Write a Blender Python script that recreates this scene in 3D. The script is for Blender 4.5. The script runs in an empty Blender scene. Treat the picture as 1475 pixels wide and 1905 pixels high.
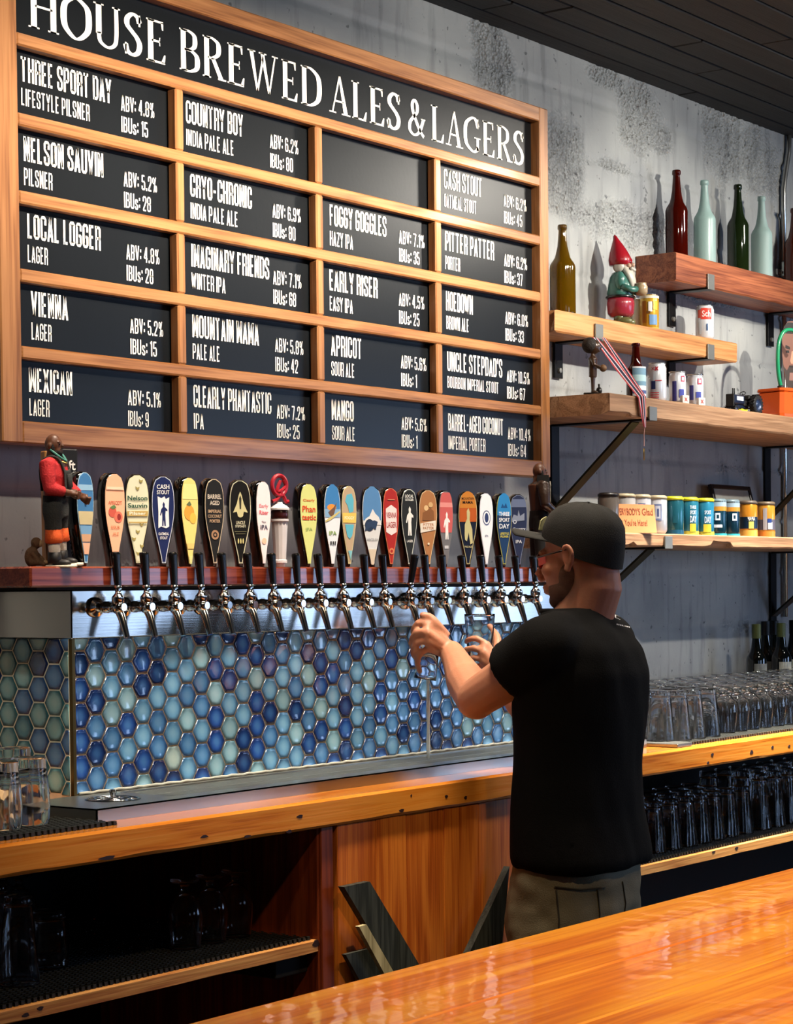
import bpy, math, random
from mathutils import Vector, Matrix, noise, Euler
C = bpy.context.scene.collection
SC = bpy.context.scene
random.seed(7)
PI = math.pi
# ------------------------------------------------------------------ camera
FPX, YAW, PITCH, ROLL, PCX, PCY = 3894.9, 0.9399, -0.03102, -0.009765, 784.0, 1208.1
CAM = Vector((0.0, -3.56, 1.56))
def _basis():
    cy, sy, cp, sp = math.cos(YAW), math.sin(YAW), math.cos(PITCH), math.sin(PITCH)
    f = Vector((sy*cp, cy*cp, sp)); r = Vector((cy, -sy, 0)); u = r.cross(f)
    cr, sr = math.cos(ROLL), math.sin(ROLL)
    return cr*r + sr*u, -sr*r + cr*u, f
RV, UV_, FV = _basis()
def ray(px, py): return RV*((px-PCX)/FPX) - UV_*((py-PCY)/FPX) + FV
def at_y(px, py, y):
    d = ray(px, py); return CAM + d*((y-CAM.y)/d.y)
def at_z(px, py, z):
    d = ray(px, py); return CAM + d*((z-CAM.z)/d.z)
def at_x(px, py, x):
    d = ray(px, py); return CAM + d*((x-CAM.x)/d.x)
cd = bpy.data.cameras.new('camera'); cam = bpy.data.objects.new('camera', cd); C.objects.link(cam)
m3 = Matrix((RV, UV_, -FV)).transposed()
cam.matrix_world = Matrix.Translation(CAM) @ m3.to_4x4()
cd.sensor_fit = 'HORIZONTAL'; cd.sensor_width = 36.0; cd.lens = FPX*36.0/1475
cd.shift_x = (737.5-PCX)/1475; cd.shift_y = (PCY-952.5)/1475
cd.clip_start = 0.05; cd.clip_end = 60
SC.camera = cam
# ------------------------------------------------------------------ light
W = bpy.data.worlds.new('world'); SC.world = W; W.use_nodes = True
W.node_tree.nodes['Background'].inputs[0].default_value = (0.55, 0.62, 0.8, 1)
W.node_tree.nodes['Background'].inputs[1].default_value = 0.05
SC.view_settings.view_transform = 'Standard'; SC.view_settings.look = 'None'
SC.view_settings.gamma = 1; SC.view_settings.use_curve_mapping = False
SC.view_settings.exposure = 0.0
def spot(loc, tgt, power, col, size=40, blend=0.6, rad=0.03):
    l = bpy.data.lights.new('spot_light', 'SPOT'); l.energy = power; l.color = col
    l.spot_size = math.radians(size); l.spot_blend = blend; l.shadow_soft_size = rad
    o = bpy.data.objects.new('spot_light', l); C.objects.link(o); o.location = loc
    o.rotation_euler = (Vector(tgt)-Vector(loc)).to_track_quat('-Z', 'Y').to_euler(); return o
def area(loc, tgt, power, col, sx, sy):
    l = bpy.data.lights.new('area_light', 'AREA'); l.energy = power; l.color = col
    l.shape = 'RECTANGLE'; l.size = sx; l.size_y = sy
    o = bpy.data.objects.new('area_light', l); C.objects.link(o); o.location = loc
    o.rotation_euler = (Vector(tgt)-Vector(loc)).to_track_quat('-Z', 'Y').to_euler(); return o
WARM = (1.0, 0.70, 0.42); NEUT = (1.0, 0.93, 0.82); COOL = (0.45, 0.64, 1.0)
def strip(loc, tgt, power, col, sx, sy, spread):
    o = area(loc, tgt, power, col, sx, sy); o.data.spread = math.radians(spread); return o
spot((6.25, -1.85, 3.10), (6.4, .1, 2.3), 300, NEUT, 56, 0.9, 0.022)    # shelves track lights
spot((7.3, -1.7, 3.15), (7.3, .1, 2.45), 80, NEUT, 52, 0.8, 0.03)
spot((4.6, -1.9, 3.2), (5.3, .1, 2.8), 48, NEUT, 60, 0.9, 0.05)
area((7.15, -1.5, 3.22), (5.3, 0, 2.75), 22, NEUT, .35, .35)               # lamp mirrored in the right end of the board
strip((4.35, -2.1, 3.2), (4.35, -.06, 2.52), 29, (1.0, .87, .72), 2.3, .06, 34)   # menu board wash
strip((4.1, -.98, 3.24), (4.15, -.42, 1.3), 22, (1.0, .86, .70), 2.4, .05, 50)     # tap rail wash
strip((6.5, -.85, 3.24), (6.5, -.46, 1.1), 85, NEUT, 2.2, .2, 30)                 # glass counter wash
spot((1.7, -1.7, 3.1), (3.2, -.15, 1.25), 60, NEUT, 30, 0.8, 0.04)           # left end
spot((2.9, -2.5, 3.2), (3.5, -.55, .85), 105, WARM, 44, 0.8, 0.05)         # counters
spot((5.9, -2.5, 3.2), (4.55, -.6, .9), 50, WARM, 34, 0.8, 0.05)
spot((6.3, -2.4, 3.2), (6.3, -.62, .95), 42, WARM, 34, 0.8, 0.04)
spot((2.7, -2.9, 3.2), (2.6, -2.4, 1.08), 300, (1, .84, .50), 60, 0.9, 0.06)        # bar
spot((3.9, -3.0, 3.2), (3.7, -2.5, 1.08), 190, (1, .84, .50), 48, 0.9, 0.06)
for wy in (-3.2, -4.5, -5.8):                                               # daylight windows far down the room
    area((9.3, wy, 1.75), (5.0, wy+2.6, 1.2), 24, COOL, 0.8, 1.3)
area((1.6, -7.6, 1.8), (4.6, 0, 1.3), 10, COOL, 1.6, 1.3)
area((5.6, -7.6, 1.8), (5.9, 0, 1.3), 30, COOL, 1.6, 1.3)
# ------------------------------------------------------------------ materials
def lin(h):
    h = h.lstrip('#'); v = [int(h[i:i+2], 16)/255 for i in (0, 2, 4)]
    return tuple((x/12.92 if x <= 0.04045 else ((x+0.055)/1.055)**2.4) for x in v) + (1,)
MATS = {}
def mat(name, col, rough=0.5, metal=0.0, var=0.12, scale=18.0, bump=0.0, bscale=60.0, coat=0.0, trans=0.0, ior=1.45, spec=None, sss=0.0, coatr=0.05):
    if name in MATS: return MATS[name]
    m = bpy.data.materials.new(name); m.use_nodes = True; nt = m.node_tree; n = nt.nodes; L = nt.links
    b = n['Principled BSDF']; c = lin(col)
    b.inputs['Roughness'].default_value = rough; b.inputs['Metallic'].default_value = metal
    b.inputs['Coat Weight'].default_value = coat; b.inputs['Coat Roughness'].default_value = coatr
    b.inputs['Transmission Weight'].default_value = trans; b.inputs['IOR'].default_value = ior
    if spec is not None: b.inputs['Specular IOR Level'].default_value = spec
    if sss: b.inputs['Subsurface Weight'].default_value = sss; b.inputs['Subsurface Scale'].default_value = 0.01
    tc = n.new('ShaderNodeTexCoord')
    if var > 0:
        nz = n.new('ShaderNodeTexNoise'); nz.inputs['Scale'].default_value = scale; nz.inputs['Detail'].default_value = 3
        L.new(tc.outputs['Object'], nz.inputs['Vector'])
        mx = n.new('ShaderNodeMix'); mx.data_type = 'RGBA'
        mx.inputs[6].default_value = tuple(x*(1-var) for x in c[:3])+(1,)
        mx.inputs[7].default_value = tuple(min(1, x*(1+var)) for x in c[:3])+(1,)
        L.new(nz.outputs['Fac'], mx.inputs[0]); L.new(mx.outputs[2], b.inputs['Base Color'])
    else: b.inputs['Base Color'].default_value = c
    if bump > 0:
        n2 = n.new('ShaderNodeTexNoise'); n2.inputs['Scale'].default_value = bscale; n2.inputs['Detail'].default_value = 4
        L.new(tc.outputs['Object'], n2.inputs['Vector'])
        bp = n.new('ShaderNodeBump'); bp.inputs['Strength'].default_value = bump; bp.inputs['Distance'].default_value = 0.004
        L.new(n2.outputs['Fac'], bp.inputs['Height']); L.new(bp.outputs[0], b.inputs['Normal'])
    MATS[name] = m; return m
def wood(name, dark, light, axis='X', rough=0.4, coat=0.0, grain=1.0, bump=0.15, mid=None, coatr=0.08, warp=0.0, rings=14.0):
    """stretched-noise grain along an axis, in object space"""
    if name in MATS: return MATS[name]
    m = bpy.data.materials.new(name); m.use_nodes = True; nt = m.node_tree; n = nt.nodes; L = nt.links
    b = n['Principled BSDF']; tc = n.new('ShaderNodeTexCoord'); oi = n.new('ShaderNodeObjectInfo')
    ad = n.new('ShaderNodeVectorMath'); ad.operation = 'MULTIPLY_ADD'
    L.new(oi.outputs['Random'], ad.inputs[0]); ad.inputs[1].default_value = (7.3, 3.1, 5.7); L.new(tc.outputs['Object'], ad.inputs[2])
    mp = n.new('ShaderNodeMapping'); s = [rings*grain]*3; s['XYZ'.index(axis)] = 0.9*grain
    mp.inputs['Scale'].default_value = s; L.new(ad.outputs[0], mp.inputs['Vector'])
    n1 = n.new('ShaderNodeTexNoise'); n1.inputs['Scale'].default_value = 1.0; n1.inputs['Detail'].default_value = 3; n1.inputs['Distortion'].default_value = 0.6
    L.new(mp.outputs[0], n1.inputs['Vector'])
    mul = n.new('ShaderNodeMath'); mul.operation = 'MULTIPLY'; mul.inputs[1].default_value = 9.0; L.new(n1.outputs['Fac'], mul.inputs[0])
    fr = n.new('ShaderNodeMath'); fr.operation = 'PINGPONG'; fr.inputs[1].default_value = 1.0; L.new(mul.outputs[0], fr.inputs[0])
    mp2 = n.new('ShaderNodeMapping'); s2 = [220*grain]*3; s2['XYZ'.index(axis)] = 6*grain
    mp2.inputs['Scale'].default_value = s2; L.new(ad.outputs[0], mp2.inputs['Vector'])
    n2 = n.new('ShaderNodeTexNoise'); n2.inputs['Detail'].default_value = 2; n2.inputs['Scale'].default_value = 1.0; L.new(mp2.outputs[0], n2.inputs['Vector'])
    mixf = n.new('ShaderNodeMath'); mixf.operation = 'MULTIPLY_ADD'; mixf.inputs[1].default_value = 0.45
    L.new(fr.outputs[0], mixf.inputs[0]); L.new(n2.outputs['Fac'], mixf.inputs[2])
    rp = n.new('ShaderNodeValToRGB'); e = rp.color_ramp.elements
    e[0].position = 0.3; e[0].color = lin(dark); e[1].position = 0.95; e[1].color = lin(light)
    if mid: k = e.new(0.6); k.color = lin(mid)
    L.new(mixf.outputs[0], rp.inputs[0]); L.new(rp.outputs[0], b.inputs['Base Color'])
    b.inputs['Roughness'].default_value = rough; b.inputs['Coat Weight'].default_value = coat; b.inputs['Coat Roughness'].default_value = coatr
    if bump > 0:
        bp = n.new('ShaderNodeBump'); bp.inputs['Strength'].default_value = bump; bp.inputs['Distance'].default_value = 0.002
        L.new(mixf.outputs[0], bp.inputs['Height']); L.new(bp.outputs[0], b.inputs['Normal'])
    if warp > 0:   # poured varnish: gentle waves in the clear coat
        n3 = n.new('ShaderNodeTexNoise'); n3.inputs['Scale'].default_value = 26; n3.inputs['Detail'].default_value = 1; L.new(tc.outputs['Object'], n3.inputs['Vector'])
        b3 = n.new('ShaderNodeBump'); b3.inputs['Strength'].default_value = warp; b3.inputs['Distance'].default_value = 0.004
        L.new(n3.outputs['Fac'], b3.inputs['Height']); L.new(b3.outputs[0], b.inputs['Coat Normal'])
    MATS[name] = m; return m
# ------------------------------------------------------------------ mesh builder
class MB:
    def __init__(s): s.v = []; s.f = []; s.mi = []; s.cur = 0; s.sm = []; s.smooth = False
    def add(s, vs, fs):
        o = len(s.v); s.v += [tuple(v) for v in vs]
        for f in fs: s.f.append(tuple(i+o for i in f)); s.mi.append(s.cur); s.sm.append(s.smooth)
        return s
    def box(s, a, b, bev=0.0):
        x0, x1 = sorted((a[0], b[0])); y0, y1 = sorted((a[1], b[1])); z0, z1 = sorted((a[2], b[2]))
        if bev <= 0:
            return s.add([(x0,y0,z0),(x1,y0,z0),(x1,y1,z0),(x0,y1,z0),(x0,y0,z1),(x1,y0,z1),(x1,y1,z1),(x0,y1,z1)],
                [(0,3,2,1),(4,5,6,7),(0,1,5,4),(1,2,6,5),(2,3,7,6),(3,0,4,7)])
        e = min(bev, (x1-x0)/2.01, (y1-y0)/2.01, (z1-z0)/2.01)
        vs = []; idx = {}
        for i, (x, dx) in enumerate(((x0, e), (x1, -e))):
            for j, (y, dy) in enumerate(((y0, e), (y1, -e))):
                for k, (z, dz) in enumerate(((z0, e), (z1, -e))):
                    idx[i,j,k,0] = len(vs); vs.append((x, y+dy, z+dz))
                    idx[i,j,k,1] = len(vs); vs.append((x+dx, y, z+dz))
                    idx[i,j,k,2] = len(vs); vs.append((x+dx, y+dy, z))
        fs = []
        for i in (0,1):
            q = [idx[i,0,0,0], idx[i,1,0,0], idx[i,1,1,0], idx[i,0,1,0]]; fs.append(q if i else q[::-1])
            q = [idx[0,i,0,1], idx[1,i,0,1], idx[1,i,1,1], idx[0,i,1,1]]; fs.append(q[::-1] if i else q)
            q = [idx[0,0,i,2], idx[1,0,i,2], idx[1,1,i,2], idx[0,1,i,2]]; fs.append(q if i else q[::-1])
        for i in (0,1):
            for j in (0,1):
                par = (i+j) % 2
                q = [idx[i,j,0,0], idx[i,j,0,1], idx[i,j,1,1], idx[i,j,1,0]]; fs.append(q if par == 1 else q[::-1])
                q = [idx[i,0,j,0], idx[i,0,j,2], idx[i,1,j,2], idx[i,1,j,0]]; fs.append(q[::-1] if par == 1 else q)
                q = [idx[0,i,j,1], idx[0,i,j,2], idx[1,i,j,2], idx[1,i,j,1]]; fs.append(q if par == 1 else q[::-1])
        for i in (0,1):
            for j in (0,1):
                for k in (0,1):
                    t = (idx[i,j,k,0], idx[i,j,k,1], idx[i,j,k,2]); fs.append(t if (i+j+k) % 2 == 1 else t[::-1])
        return s.add(vs, fs)
    def lathe(s, prof, c=(0,0,0), n=24, axis='z', cap=True, ang=2*PI):
        """prof = [(r, h)...]"""
        vs = []; fs = []
        for r, h in prof:
            for i in range(n):
                a = 2*PI*i/n; x, y = r*math.cos(a), r*math.sin(a)
                p = {'z': (x, y, h), 'y': (x, h, -y), 'x': (h, x, y)}[axis]
                vs.append((p[0]+c[0], p[1]+c[1], p[2]+c[2]))
        for k in range(len(prof)-1):
            for i in range(n):
                j = (i+1) % n; fs.append((k*n+i, k*n+j, (k+1)*n+j, (k+1)*n+i))
        if cap:
            if prof[0][0] > 1e-6: fs.append(tuple(range(n))[::-1])
            if prof[-1][0] > 1e-6: fs.append(tuple((len(prof)-1)*n+i for i in range(n)))
        return s.add(vs, fs)
    def loft(s, rings, cap=True):
        n = len(rings[0]); vs = [p for r in rings for p in r]; fs = []
        for k in range(len(rings)-1):
            for i in range(n):
                j = (i+1) % n; fs.append((k*n+i, k*n+j, (k+1)*n+j, (k+1)*n+i))
        if cap: fs.append(tuple(range(n))[::-1]); fs.append(tuple((len(rings)-1)*n+i for i in range(n)))
        return s.add(vs, fs)
    def tube(s, pts, r, n=10, cap=True, closed=False):
        pts = [Vector(p) for p in pts]; rs = r if isinstance(r, (list, tuple)) else [r]*len(pts)
        rings = []; up = None; m = len(pts)
        for i, p in enumerate(pts):
            if closed: d = pts[(i+1) % m]-pts[i-1]
            else: d = pts[min(i+1, m-1)]-pts[max(i-1, 0)]
            if d.length < 1e-9: d = Vector((0,0,1))
            d.normalize()
            if up is None: up = d.orthogonal().normalized()
            up = (up-d*up.dot(d)); up = up.normalized() if up.length > 1e-6 else d.orthogonal().normalized()
            w = d.cross(up)
            rings.append([p+(up*math.cos(2*PI*k/n)+w*math.sin(2*PI*k/n))*rs[i] for k in range(n)])
        if closed: rings.append(rings[0]); return s.loft(rings, False)
        return s.loft(rings, cap)
    def prism(s, poly, y0, y1, plane='xz'):
        """poly of 2D points, counter-clockwise seen from the front (-y for xz)"""
        n = len(poly)
        def P(a, t): return {'xz': (a[0], t, a[1]), 'xy': (a[0], a[1], t), 'yz': (t, a[0], a[1])}[plane]
        vs = [P(a, y0) for a in poly]+[P(a, y1) for a in poly]
        fs = [tuple(range(n)), tuple(range(2*n-1, n-1, -1))]
        for i in range(n): j = (i+1) % n; fs.append((j, i, n+i, n+j))
        return s.add(vs, fs)
    def ell(s, c, r, n=16, m=10, rot=None):
        vs = []; fs = []
        R = rot.to_3x3() if rot is not None else None
        for k in range(m+1):
            t = PI*k/m
            for i in range(n):
                a = 2*PI*i/n; p = Vector((r[0]*math.sin(t)*math.cos(a), r[1]*math.sin(t)*math.sin(a), -r[2]*math.cos(t)))
                if R is not None: p = R @ p
                vs.append(p+Vector(c))
        for k in range(m):
            for i in range(n):
                j = (i+1) % n; fs.append((k*n+i, k*n+j, (k+1)*n+j, (k+1)*n+i))
        return s.add(vs, fs)
    def text(s, st, x, z, w, h, y=-0.0012, bold=0.012, axis='xz', cy=None, thick=0.0006):
        """lettering st fitted in a w by h box whose lower left corner is (x, z), with a small thickness"""
        vs, fs = glyphs(st, bold)
        if not vs: return s
        x0 = min(v[0] for v in vs); x1 = max(v[0] for v in vs); z0 = min(v[1] for v in vs); z1 = max(v[1] for v in vs)
        sx = w/(x1-x0) if w else h/(z1-z0); sz = h/(z1-z0)
        pts = [((v[0]-x0)*sx+x, y, (v[1]-z0)*sz+z) for v in vs]
        return s.add(pts, fs)
    def mesh(s, name, mats, off=None, fixn=True):
        me = bpy.data.meshes.new(name)
        v = s.v if off is None else [(a[0]-off[0], a[1]-off[1], a[2]-off[2]) for a in s.v]
        me.from_pydata([tuple(q) for q in v], [], s.f)
        if not isinstance(mats, (list, tuple)): mats = [mats]
        for m in mats: me.materials.append(m)
        me.polygons.foreach_set('material_index', s.mi); me.polygons.foreach_set('use_smooth', s.sm)
        me.validate()
        if fixn:
            import bmesh
            bm = bmesh.new(); bm.from_mesh(me); bmesh.ops.recalc_face_normals(bm, faces=bm.faces); bm.to_mesh(me); bm.free()
        me.update(); return me
    def build(s, name, mats, parent=None, smooth=None, **kw):
        if smooth is not None: s.sm = [smooth]*len(s.f)
        off = None
        if parent is not None: off = origin(parent)
        me = s.mesh(name, mats, off)
        if smooth: me.shade_smooth() if False else None
        return link(name, me, parent, **kw)
def origin(o):
    p = Vector((0,0,0))
    while o is not None: p += o.location; o = o.parent
    return p
def link(name, me, parent=None, label=None, cat=None, group=None, kind=None, loc=None):
    o = bpy.data.objects.new(name, me); C.objects.link(o)
    if parent is not None: o.parent = parent
    if loc is not None: o.location = loc
    tag(o, label, cat, group, kind); return o
def tag(o, label=None, cat=None, group=None, kind=None):
    if label: o['label'] = label
    if cat: o['category'] = cat
    if group: o['group'] = group
    if kind: o['kind'] = kind
    return o
def thing(name, label, cat, loc=(0,0,0), rz=0.0, group=None):
    o = bpy.data.objects.new(name, None); C.objects.link(o); o.location = loc; o.rotation_euler = (0,0,rz)
    o.empty_display_size = 0.05
    return tag(o, label, cat, group)
def copy_tree(o, parent=None):
    c = o.copy(); C.objects.link(c); c.parent = parent
    for ch in list(o.children): copy_tree(ch, c)
    return c
def autosmooth(o, ang=40):
    me = o.data
    try: me.set_sharp_from_angle(angle=math.radians(ang))
    except Exception: pass
    for p in me.polygons: p.use_smooth = True
    return o
_G = {}
SPACING = {.055: 1.16, .045: 1.13}
def glyphs(st, bold=0.012):
    k = (st, bold)
    if k in _G: return _G[k]
    cu = bpy.data.curves.new('lettering', 'FONT'); cu.body = st; cu.size = 1; cu.resolution_u = 3; cu.offset = bold; cu.space_character = SPACING.get(bold, 1.0)
    o = bpy.data.objects.new('lettering_source', cu); C.objects.link(o)
    dg = bpy.context.evaluated_depsgraph_get(); dg.update()
    me = bpy.data.meshes.new_from_object(o.evaluated_get(dg))
    r = ([(v.co.x, v.co.y) for v in me.vertices], [tuple(p.vertices) for p in me.polygons])
    bpy.data.objects.remove(o); bpy.data.curves.remove(cu); bpy.data.meshes.remove(me)
    _G[k] = r; return r
def remesh(mb, voxel, mat_, name, parent=None, iters=2, fac=0.5, local=False, **kw):
    """fuse overlapping closed shapes into one continuous skin"""
    off = origin(parent) if (parent is not None and not local) else None
    me = mb.mesh('source', mat_, off)
    o = bpy.data.objects.new('source', me); C.objects.link(o)
    r = o.modifiers.new('r', 'REMESH'); r.mode = 'VOXEL'; r.voxel_size = voxel; r.use_smooth_shade = True
    s = o.modifiers.new('s', 'SMOOTH'); s.factor = fac; s.iterations = iters
    dg = bpy.context.evaluated_depsgraph_get(); dg.update()
    m2 = bpy.data.meshes.new_from_object(o.evaluated_get(dg)); m2.name = name
    m2.materials.clear()
    for q in (mat_ if isinstance(mat_, (list, tuple)) else [mat_]): m2.materials.append(q)
    bpy.data.objects.remove(o); bpy.data.meshes.remove(me)
    for p in m2.polygons: p.use_smooth = True
    return link(name, m2, parent, **kw)
def catmull(pts, n=8, closed=False):
    P = [Vector(p) for p in pts]; out = []; m = len(P)
    for i in range(m if closed else m-1):
        a = P[(i-1) % m] if closed or i > 0 else P[0]; b = P[i]; c = P[(i+1) % m]
        d = P[(i+2) % m] if closed or i+2 < m else P[-1]
        for k in range(n):
            t = k/n; out.append(0.5*((2*b)+(-a+c)*t+(2*a-5*b+4*c-d)*t*t+(-a+3*b-3*c+d)*t**3))
    if not closed: out.append(P[-1])
    return out
# ------------------------------------------------------------------ setting
CEIL = 3.294
YW = .12
SEAMS = [2.735+0.19*k for k in range(-14, 3)]
def concrete(name='painted_concrete'):
    if name in MATS: return MATS[name]
    m = bpy.data.materials.new(name); m.use_nodes = True; nt = m.node_tree; n = nt.nodes; L = nt.links; b = n['Principled BSDF']
    tc = n.new('ShaderNodeTexCoord')
    a = n.new('ShaderNodeTexNoise'); a.inputs['Scale'].default_value = 1.6; a.inputs['Detail'].default_value = 6; L.new(tc.outputs['Object'], a.inputs['Vector'])
    mp = n.new('ShaderNodeMapping'); mp.inputs['Scale'].default_value = (16, 1, 2.2); L.new(tc.outputs['Object'], mp.inputs['Vector'])
    s = n.new('ShaderNodeTexNoise'); s.inputs['Scale'].default_value = 1.5; s.inputs['Detail'].default_value = 5; L.new(mp.outputs[0], s.inputs['Vector'])
    rp = n.new('ShaderNodeValToRGB'); rp.color_ramp.elements[0].color = lin('#7d8083'); rp.color_ramp.elements[0].position = .32
    rp.color_ramp.elements[1].color = lin('#b4b6b2'); rp.color_ramp.elements[1].position = .68; L.new(a.outputs['Fac'], rp.inputs[0])
    r2 = n.new('ShaderNodeValToRGB'); r2.color_ramp.elements[0].color = (.35,.36,.38,1); r2.color_ramp.elements[0].position = .3
    r2.color_ramp.elements[1].color = (1,1,1,1); r2.color_ramp.elements[1].position = .47; L.new(s.outputs['Fac'], r2.inputs[0])
    mx = n.new('ShaderNodeMix'); mx.data_type = 'RGBA'; mx.blend_type = 'MULTIPLY'; mx.inputs[0].default_value = .5
    L.new(rp.outputs[0], mx.inputs[6]); L.new(r2.outputs[0], mx.inputs[7])
    v = n.new('ShaderNodeTexNoise'); v.inputs['Scale'].default_value = 38; v.inputs['Detail'].default_value = 2; L.new(tc.outputs['Object'], v.inputs['Vector'])
    r3 = n.new('ShaderNodeValToRGB'); r3.color_ramp.elements[0].color = (.25,.26,.28,1); r3.color_ramp.elements[0].position = .26
    r3.color_ramp.elements[1].color = (1,1,1,1); r3.color_ramp.elements[1].position = .31; L.new(v.outputs['Fac'], r3.inputs[0])
    m2 = n.new('ShaderNodeMix'); m2.data_type = 'RGBA'; m2.blend_type = 'MULTIPLY'; m2.inputs[0].default_value = .8
    L.new(mx.outputs[2], m2.inputs[6]); L.new(r3.outputs[0], m2.inputs[7]); L.new(m2.outputs[2], b.inputs['Base Color'])
    b.inputs['Roughness'].default_value = .55
    q = n.new('ShaderNodeTexNoise'); q.inputs['Scale'].default_value = 90; q.inputs['Detail'].default_value = 4; L.new(tc.outputs['Object'], q.inputs['Vector'])
    bp = n.new('ShaderNodeBump'); bp.inputs['Strength'].default_value = .25; bp.inputs['Distance'].default_value = .003
    L.new(q.outputs['Fac'], bp.inputs['Height'])
    at = n.new('ShaderNodeAttribute'); at.attribute_name = 'pitted'
    vo = n.new('ShaderNodeTexVoronoi'); vo.inputs['Scale'].default_value = 85; L.new(tc.outputs['Object'], vo.inputs['Vector'])
    b2 = n.new('ShaderNodeBump'); b2.inputs['Distance'].default_value = .012; L.new(at.outputs['Fac'], b2.inputs['Strength'])
    L.new(vo.outputs['Distance'], b2.inputs['Height']); L.new(bp.outputs[0], b2.inputs['Normal']); L.new(b2.outputs[0], b.inputs['Normal'])
    MATS[name] = m; return m
ROUGH = [(at_y(1170, 418, .12), .32, .07), (at_y(1060, 395, .12), .12, .02), (at_y(1385, 290, .12), .28, .12), (at_y(1350, 225, .12), .16, .14), (at_y(1185, 215, .12), .14, .12), (at_y(1225, 260, .12), .12, .05), (at_y(915, 110, .12), .1, .12), (at_y(1045, 320, .12), .12, .16),
         (at_y(1300, 545, .12), .4, .03), (at_y(1130, 145, .12), .12, .03)]
def wall_back():
    x0, x1, z0, z1 = 2.4, 9.4, 0.0, CEIL
    nx, nz = 640, 300
    vs = []; pit = []; vj = {k: [random.uniform(2.4, 9.4) for _ in range(3)] for k in range(-20, 8)}
    for j in range(nz+1):
        z = z0+(z1-z0)*j/nz
        k = int(math.floor((z-2.775)/.1965)); ds = abs((z-2.775)/.1965-round((z-2.775)/.1965))*.1965
        fine = z > .95
        for i in range(nx+1):
            x = x0+(x1-x0)*i/nx; y = 0.0; pv = 0.0
            if fine:
                wob = noise.noise(Vector((x*3, z*3, 1)))
                if ds < .012: y += (.012-ds)*.6*(.6+.8*max(0, wob+.3))
                for jx in vj.get(k, ()):
                    dx = abs(x-jx)
                    if dx < .012: y += (.012-dx)*.35
                y += .003*noise.noise(Vector((x*1.7, z*2.3, 4.2)))+.0015*((k*7919) % 5-2)*.6
                p = 0
                for c, rx, rz in ROUGH:
                    d = math.hypot((x-c.x)/rx, (z-c.z)/rz)
                    if d < 1.5: p = max(p, 1-d/1.5)
                g = noise.noise(Vector((x*2.2, z*5, 9)))
                if ds < .04 and g > .12: p = max(p, .4*(g-.12)*4*(1-ds/.04))
                p = p*1.3+.5*noise.noise(Vector((x*9, z*9, 3)))*(p > 0)
                if p > .12:
                    pv = min(1, (p-.12)*2.2)
                    y += min(1, p*1.7)*(.008*(noise.noise(Vector((x*30, z*30, 5)))+.25)+.010*noise.noise(Vector((x*90, z*90, 8))))
            vs.append((x, YW+y, z)); pit.append(pv)
    fs = [(j*(nx+1)+i, j*(nx+1)+i+1, (j+1)*(nx+1)+i+1, (j+1)*(nx+1)+i) for j in range(nz) for i in range(nx)]
    me = bpy.data.meshes.new('wall_back'); me.from_pydata(vs, [], fs); me.materials.append(concrete())
    at = me.attributes.new('pitted', 'FLOAT', 'POINT'); at.data.foreach_set('value', pit)
    for p in me.polygons: p.use_smooth = True
    me.flip_normals() if me.polygons[0].normal.y > 0 else None
    return link('wall_back', me, kind='structure', label='board-formed grey painted concrete wall with rough pitted patches')
wall_back()
# floor, hidden room walls (bounce and reflections), ceiling of black boards
b = MB(); b.box((-3, -8, -.06), (9.4, .2, 0)); b.build('floor', mat('dark_floor', '#1d1a18', .5), kind='structure')
b = MB(); b.box((-3, -8.1, 0), (9.4, -8, CEIL+.2)); b.build('wall_front', mat('room_wall', '#4a4038', .8), kind='structure')
b = MB(); b.box((-3.1, -8, 0), (-3, .2, CEIL+.2)); b.build('wall_left', MATS['room_wall'], kind='structure')
b = MB(); b.box((9.4, -8, 0), (9.5, .2, CEIL+.2)); b.build('wall_right', MATS['room_wall'], kind='structure')
b = MB(); b.box((-3, -8, CEIL+.03), (9.4, .2, CEIL+.1)); ceil_o = b.build('ceiling', mat('black_ceiling', '#101110', .75), kind='structure')
cm = [wood('black_board_a', '#0d0e0e', '#1b1c1b', 'X', .7, bump=.5), wood('black_board_b', '#121312', '#232422', 'X', .7, bump=.5)]
yy = .16; k = 0
while yy > -7.5:
    w = .118
    xs = [2.4-.0, 9.4] if yy > -2.6 else [-3, 9.4]
    cuts = sorted([xs[0], xs[1]]+([random.uniform(3.5, 5.5), random.uniform(6, 8.5)] if yy > -2.6 else []))
    for a, c in zip(cuts, cuts[1:]):
        dz = random.uniform(0, .004)
        b = MB(); b.box((a+.002, yy-w+.0035, CEIL-dz), (c-.002, yy-.0035, CEIL+.03), .004)
        b.build('ceiling_board', cm[random.randrange(2)], ceil_o)
    yy -= w; k += 1
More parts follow.
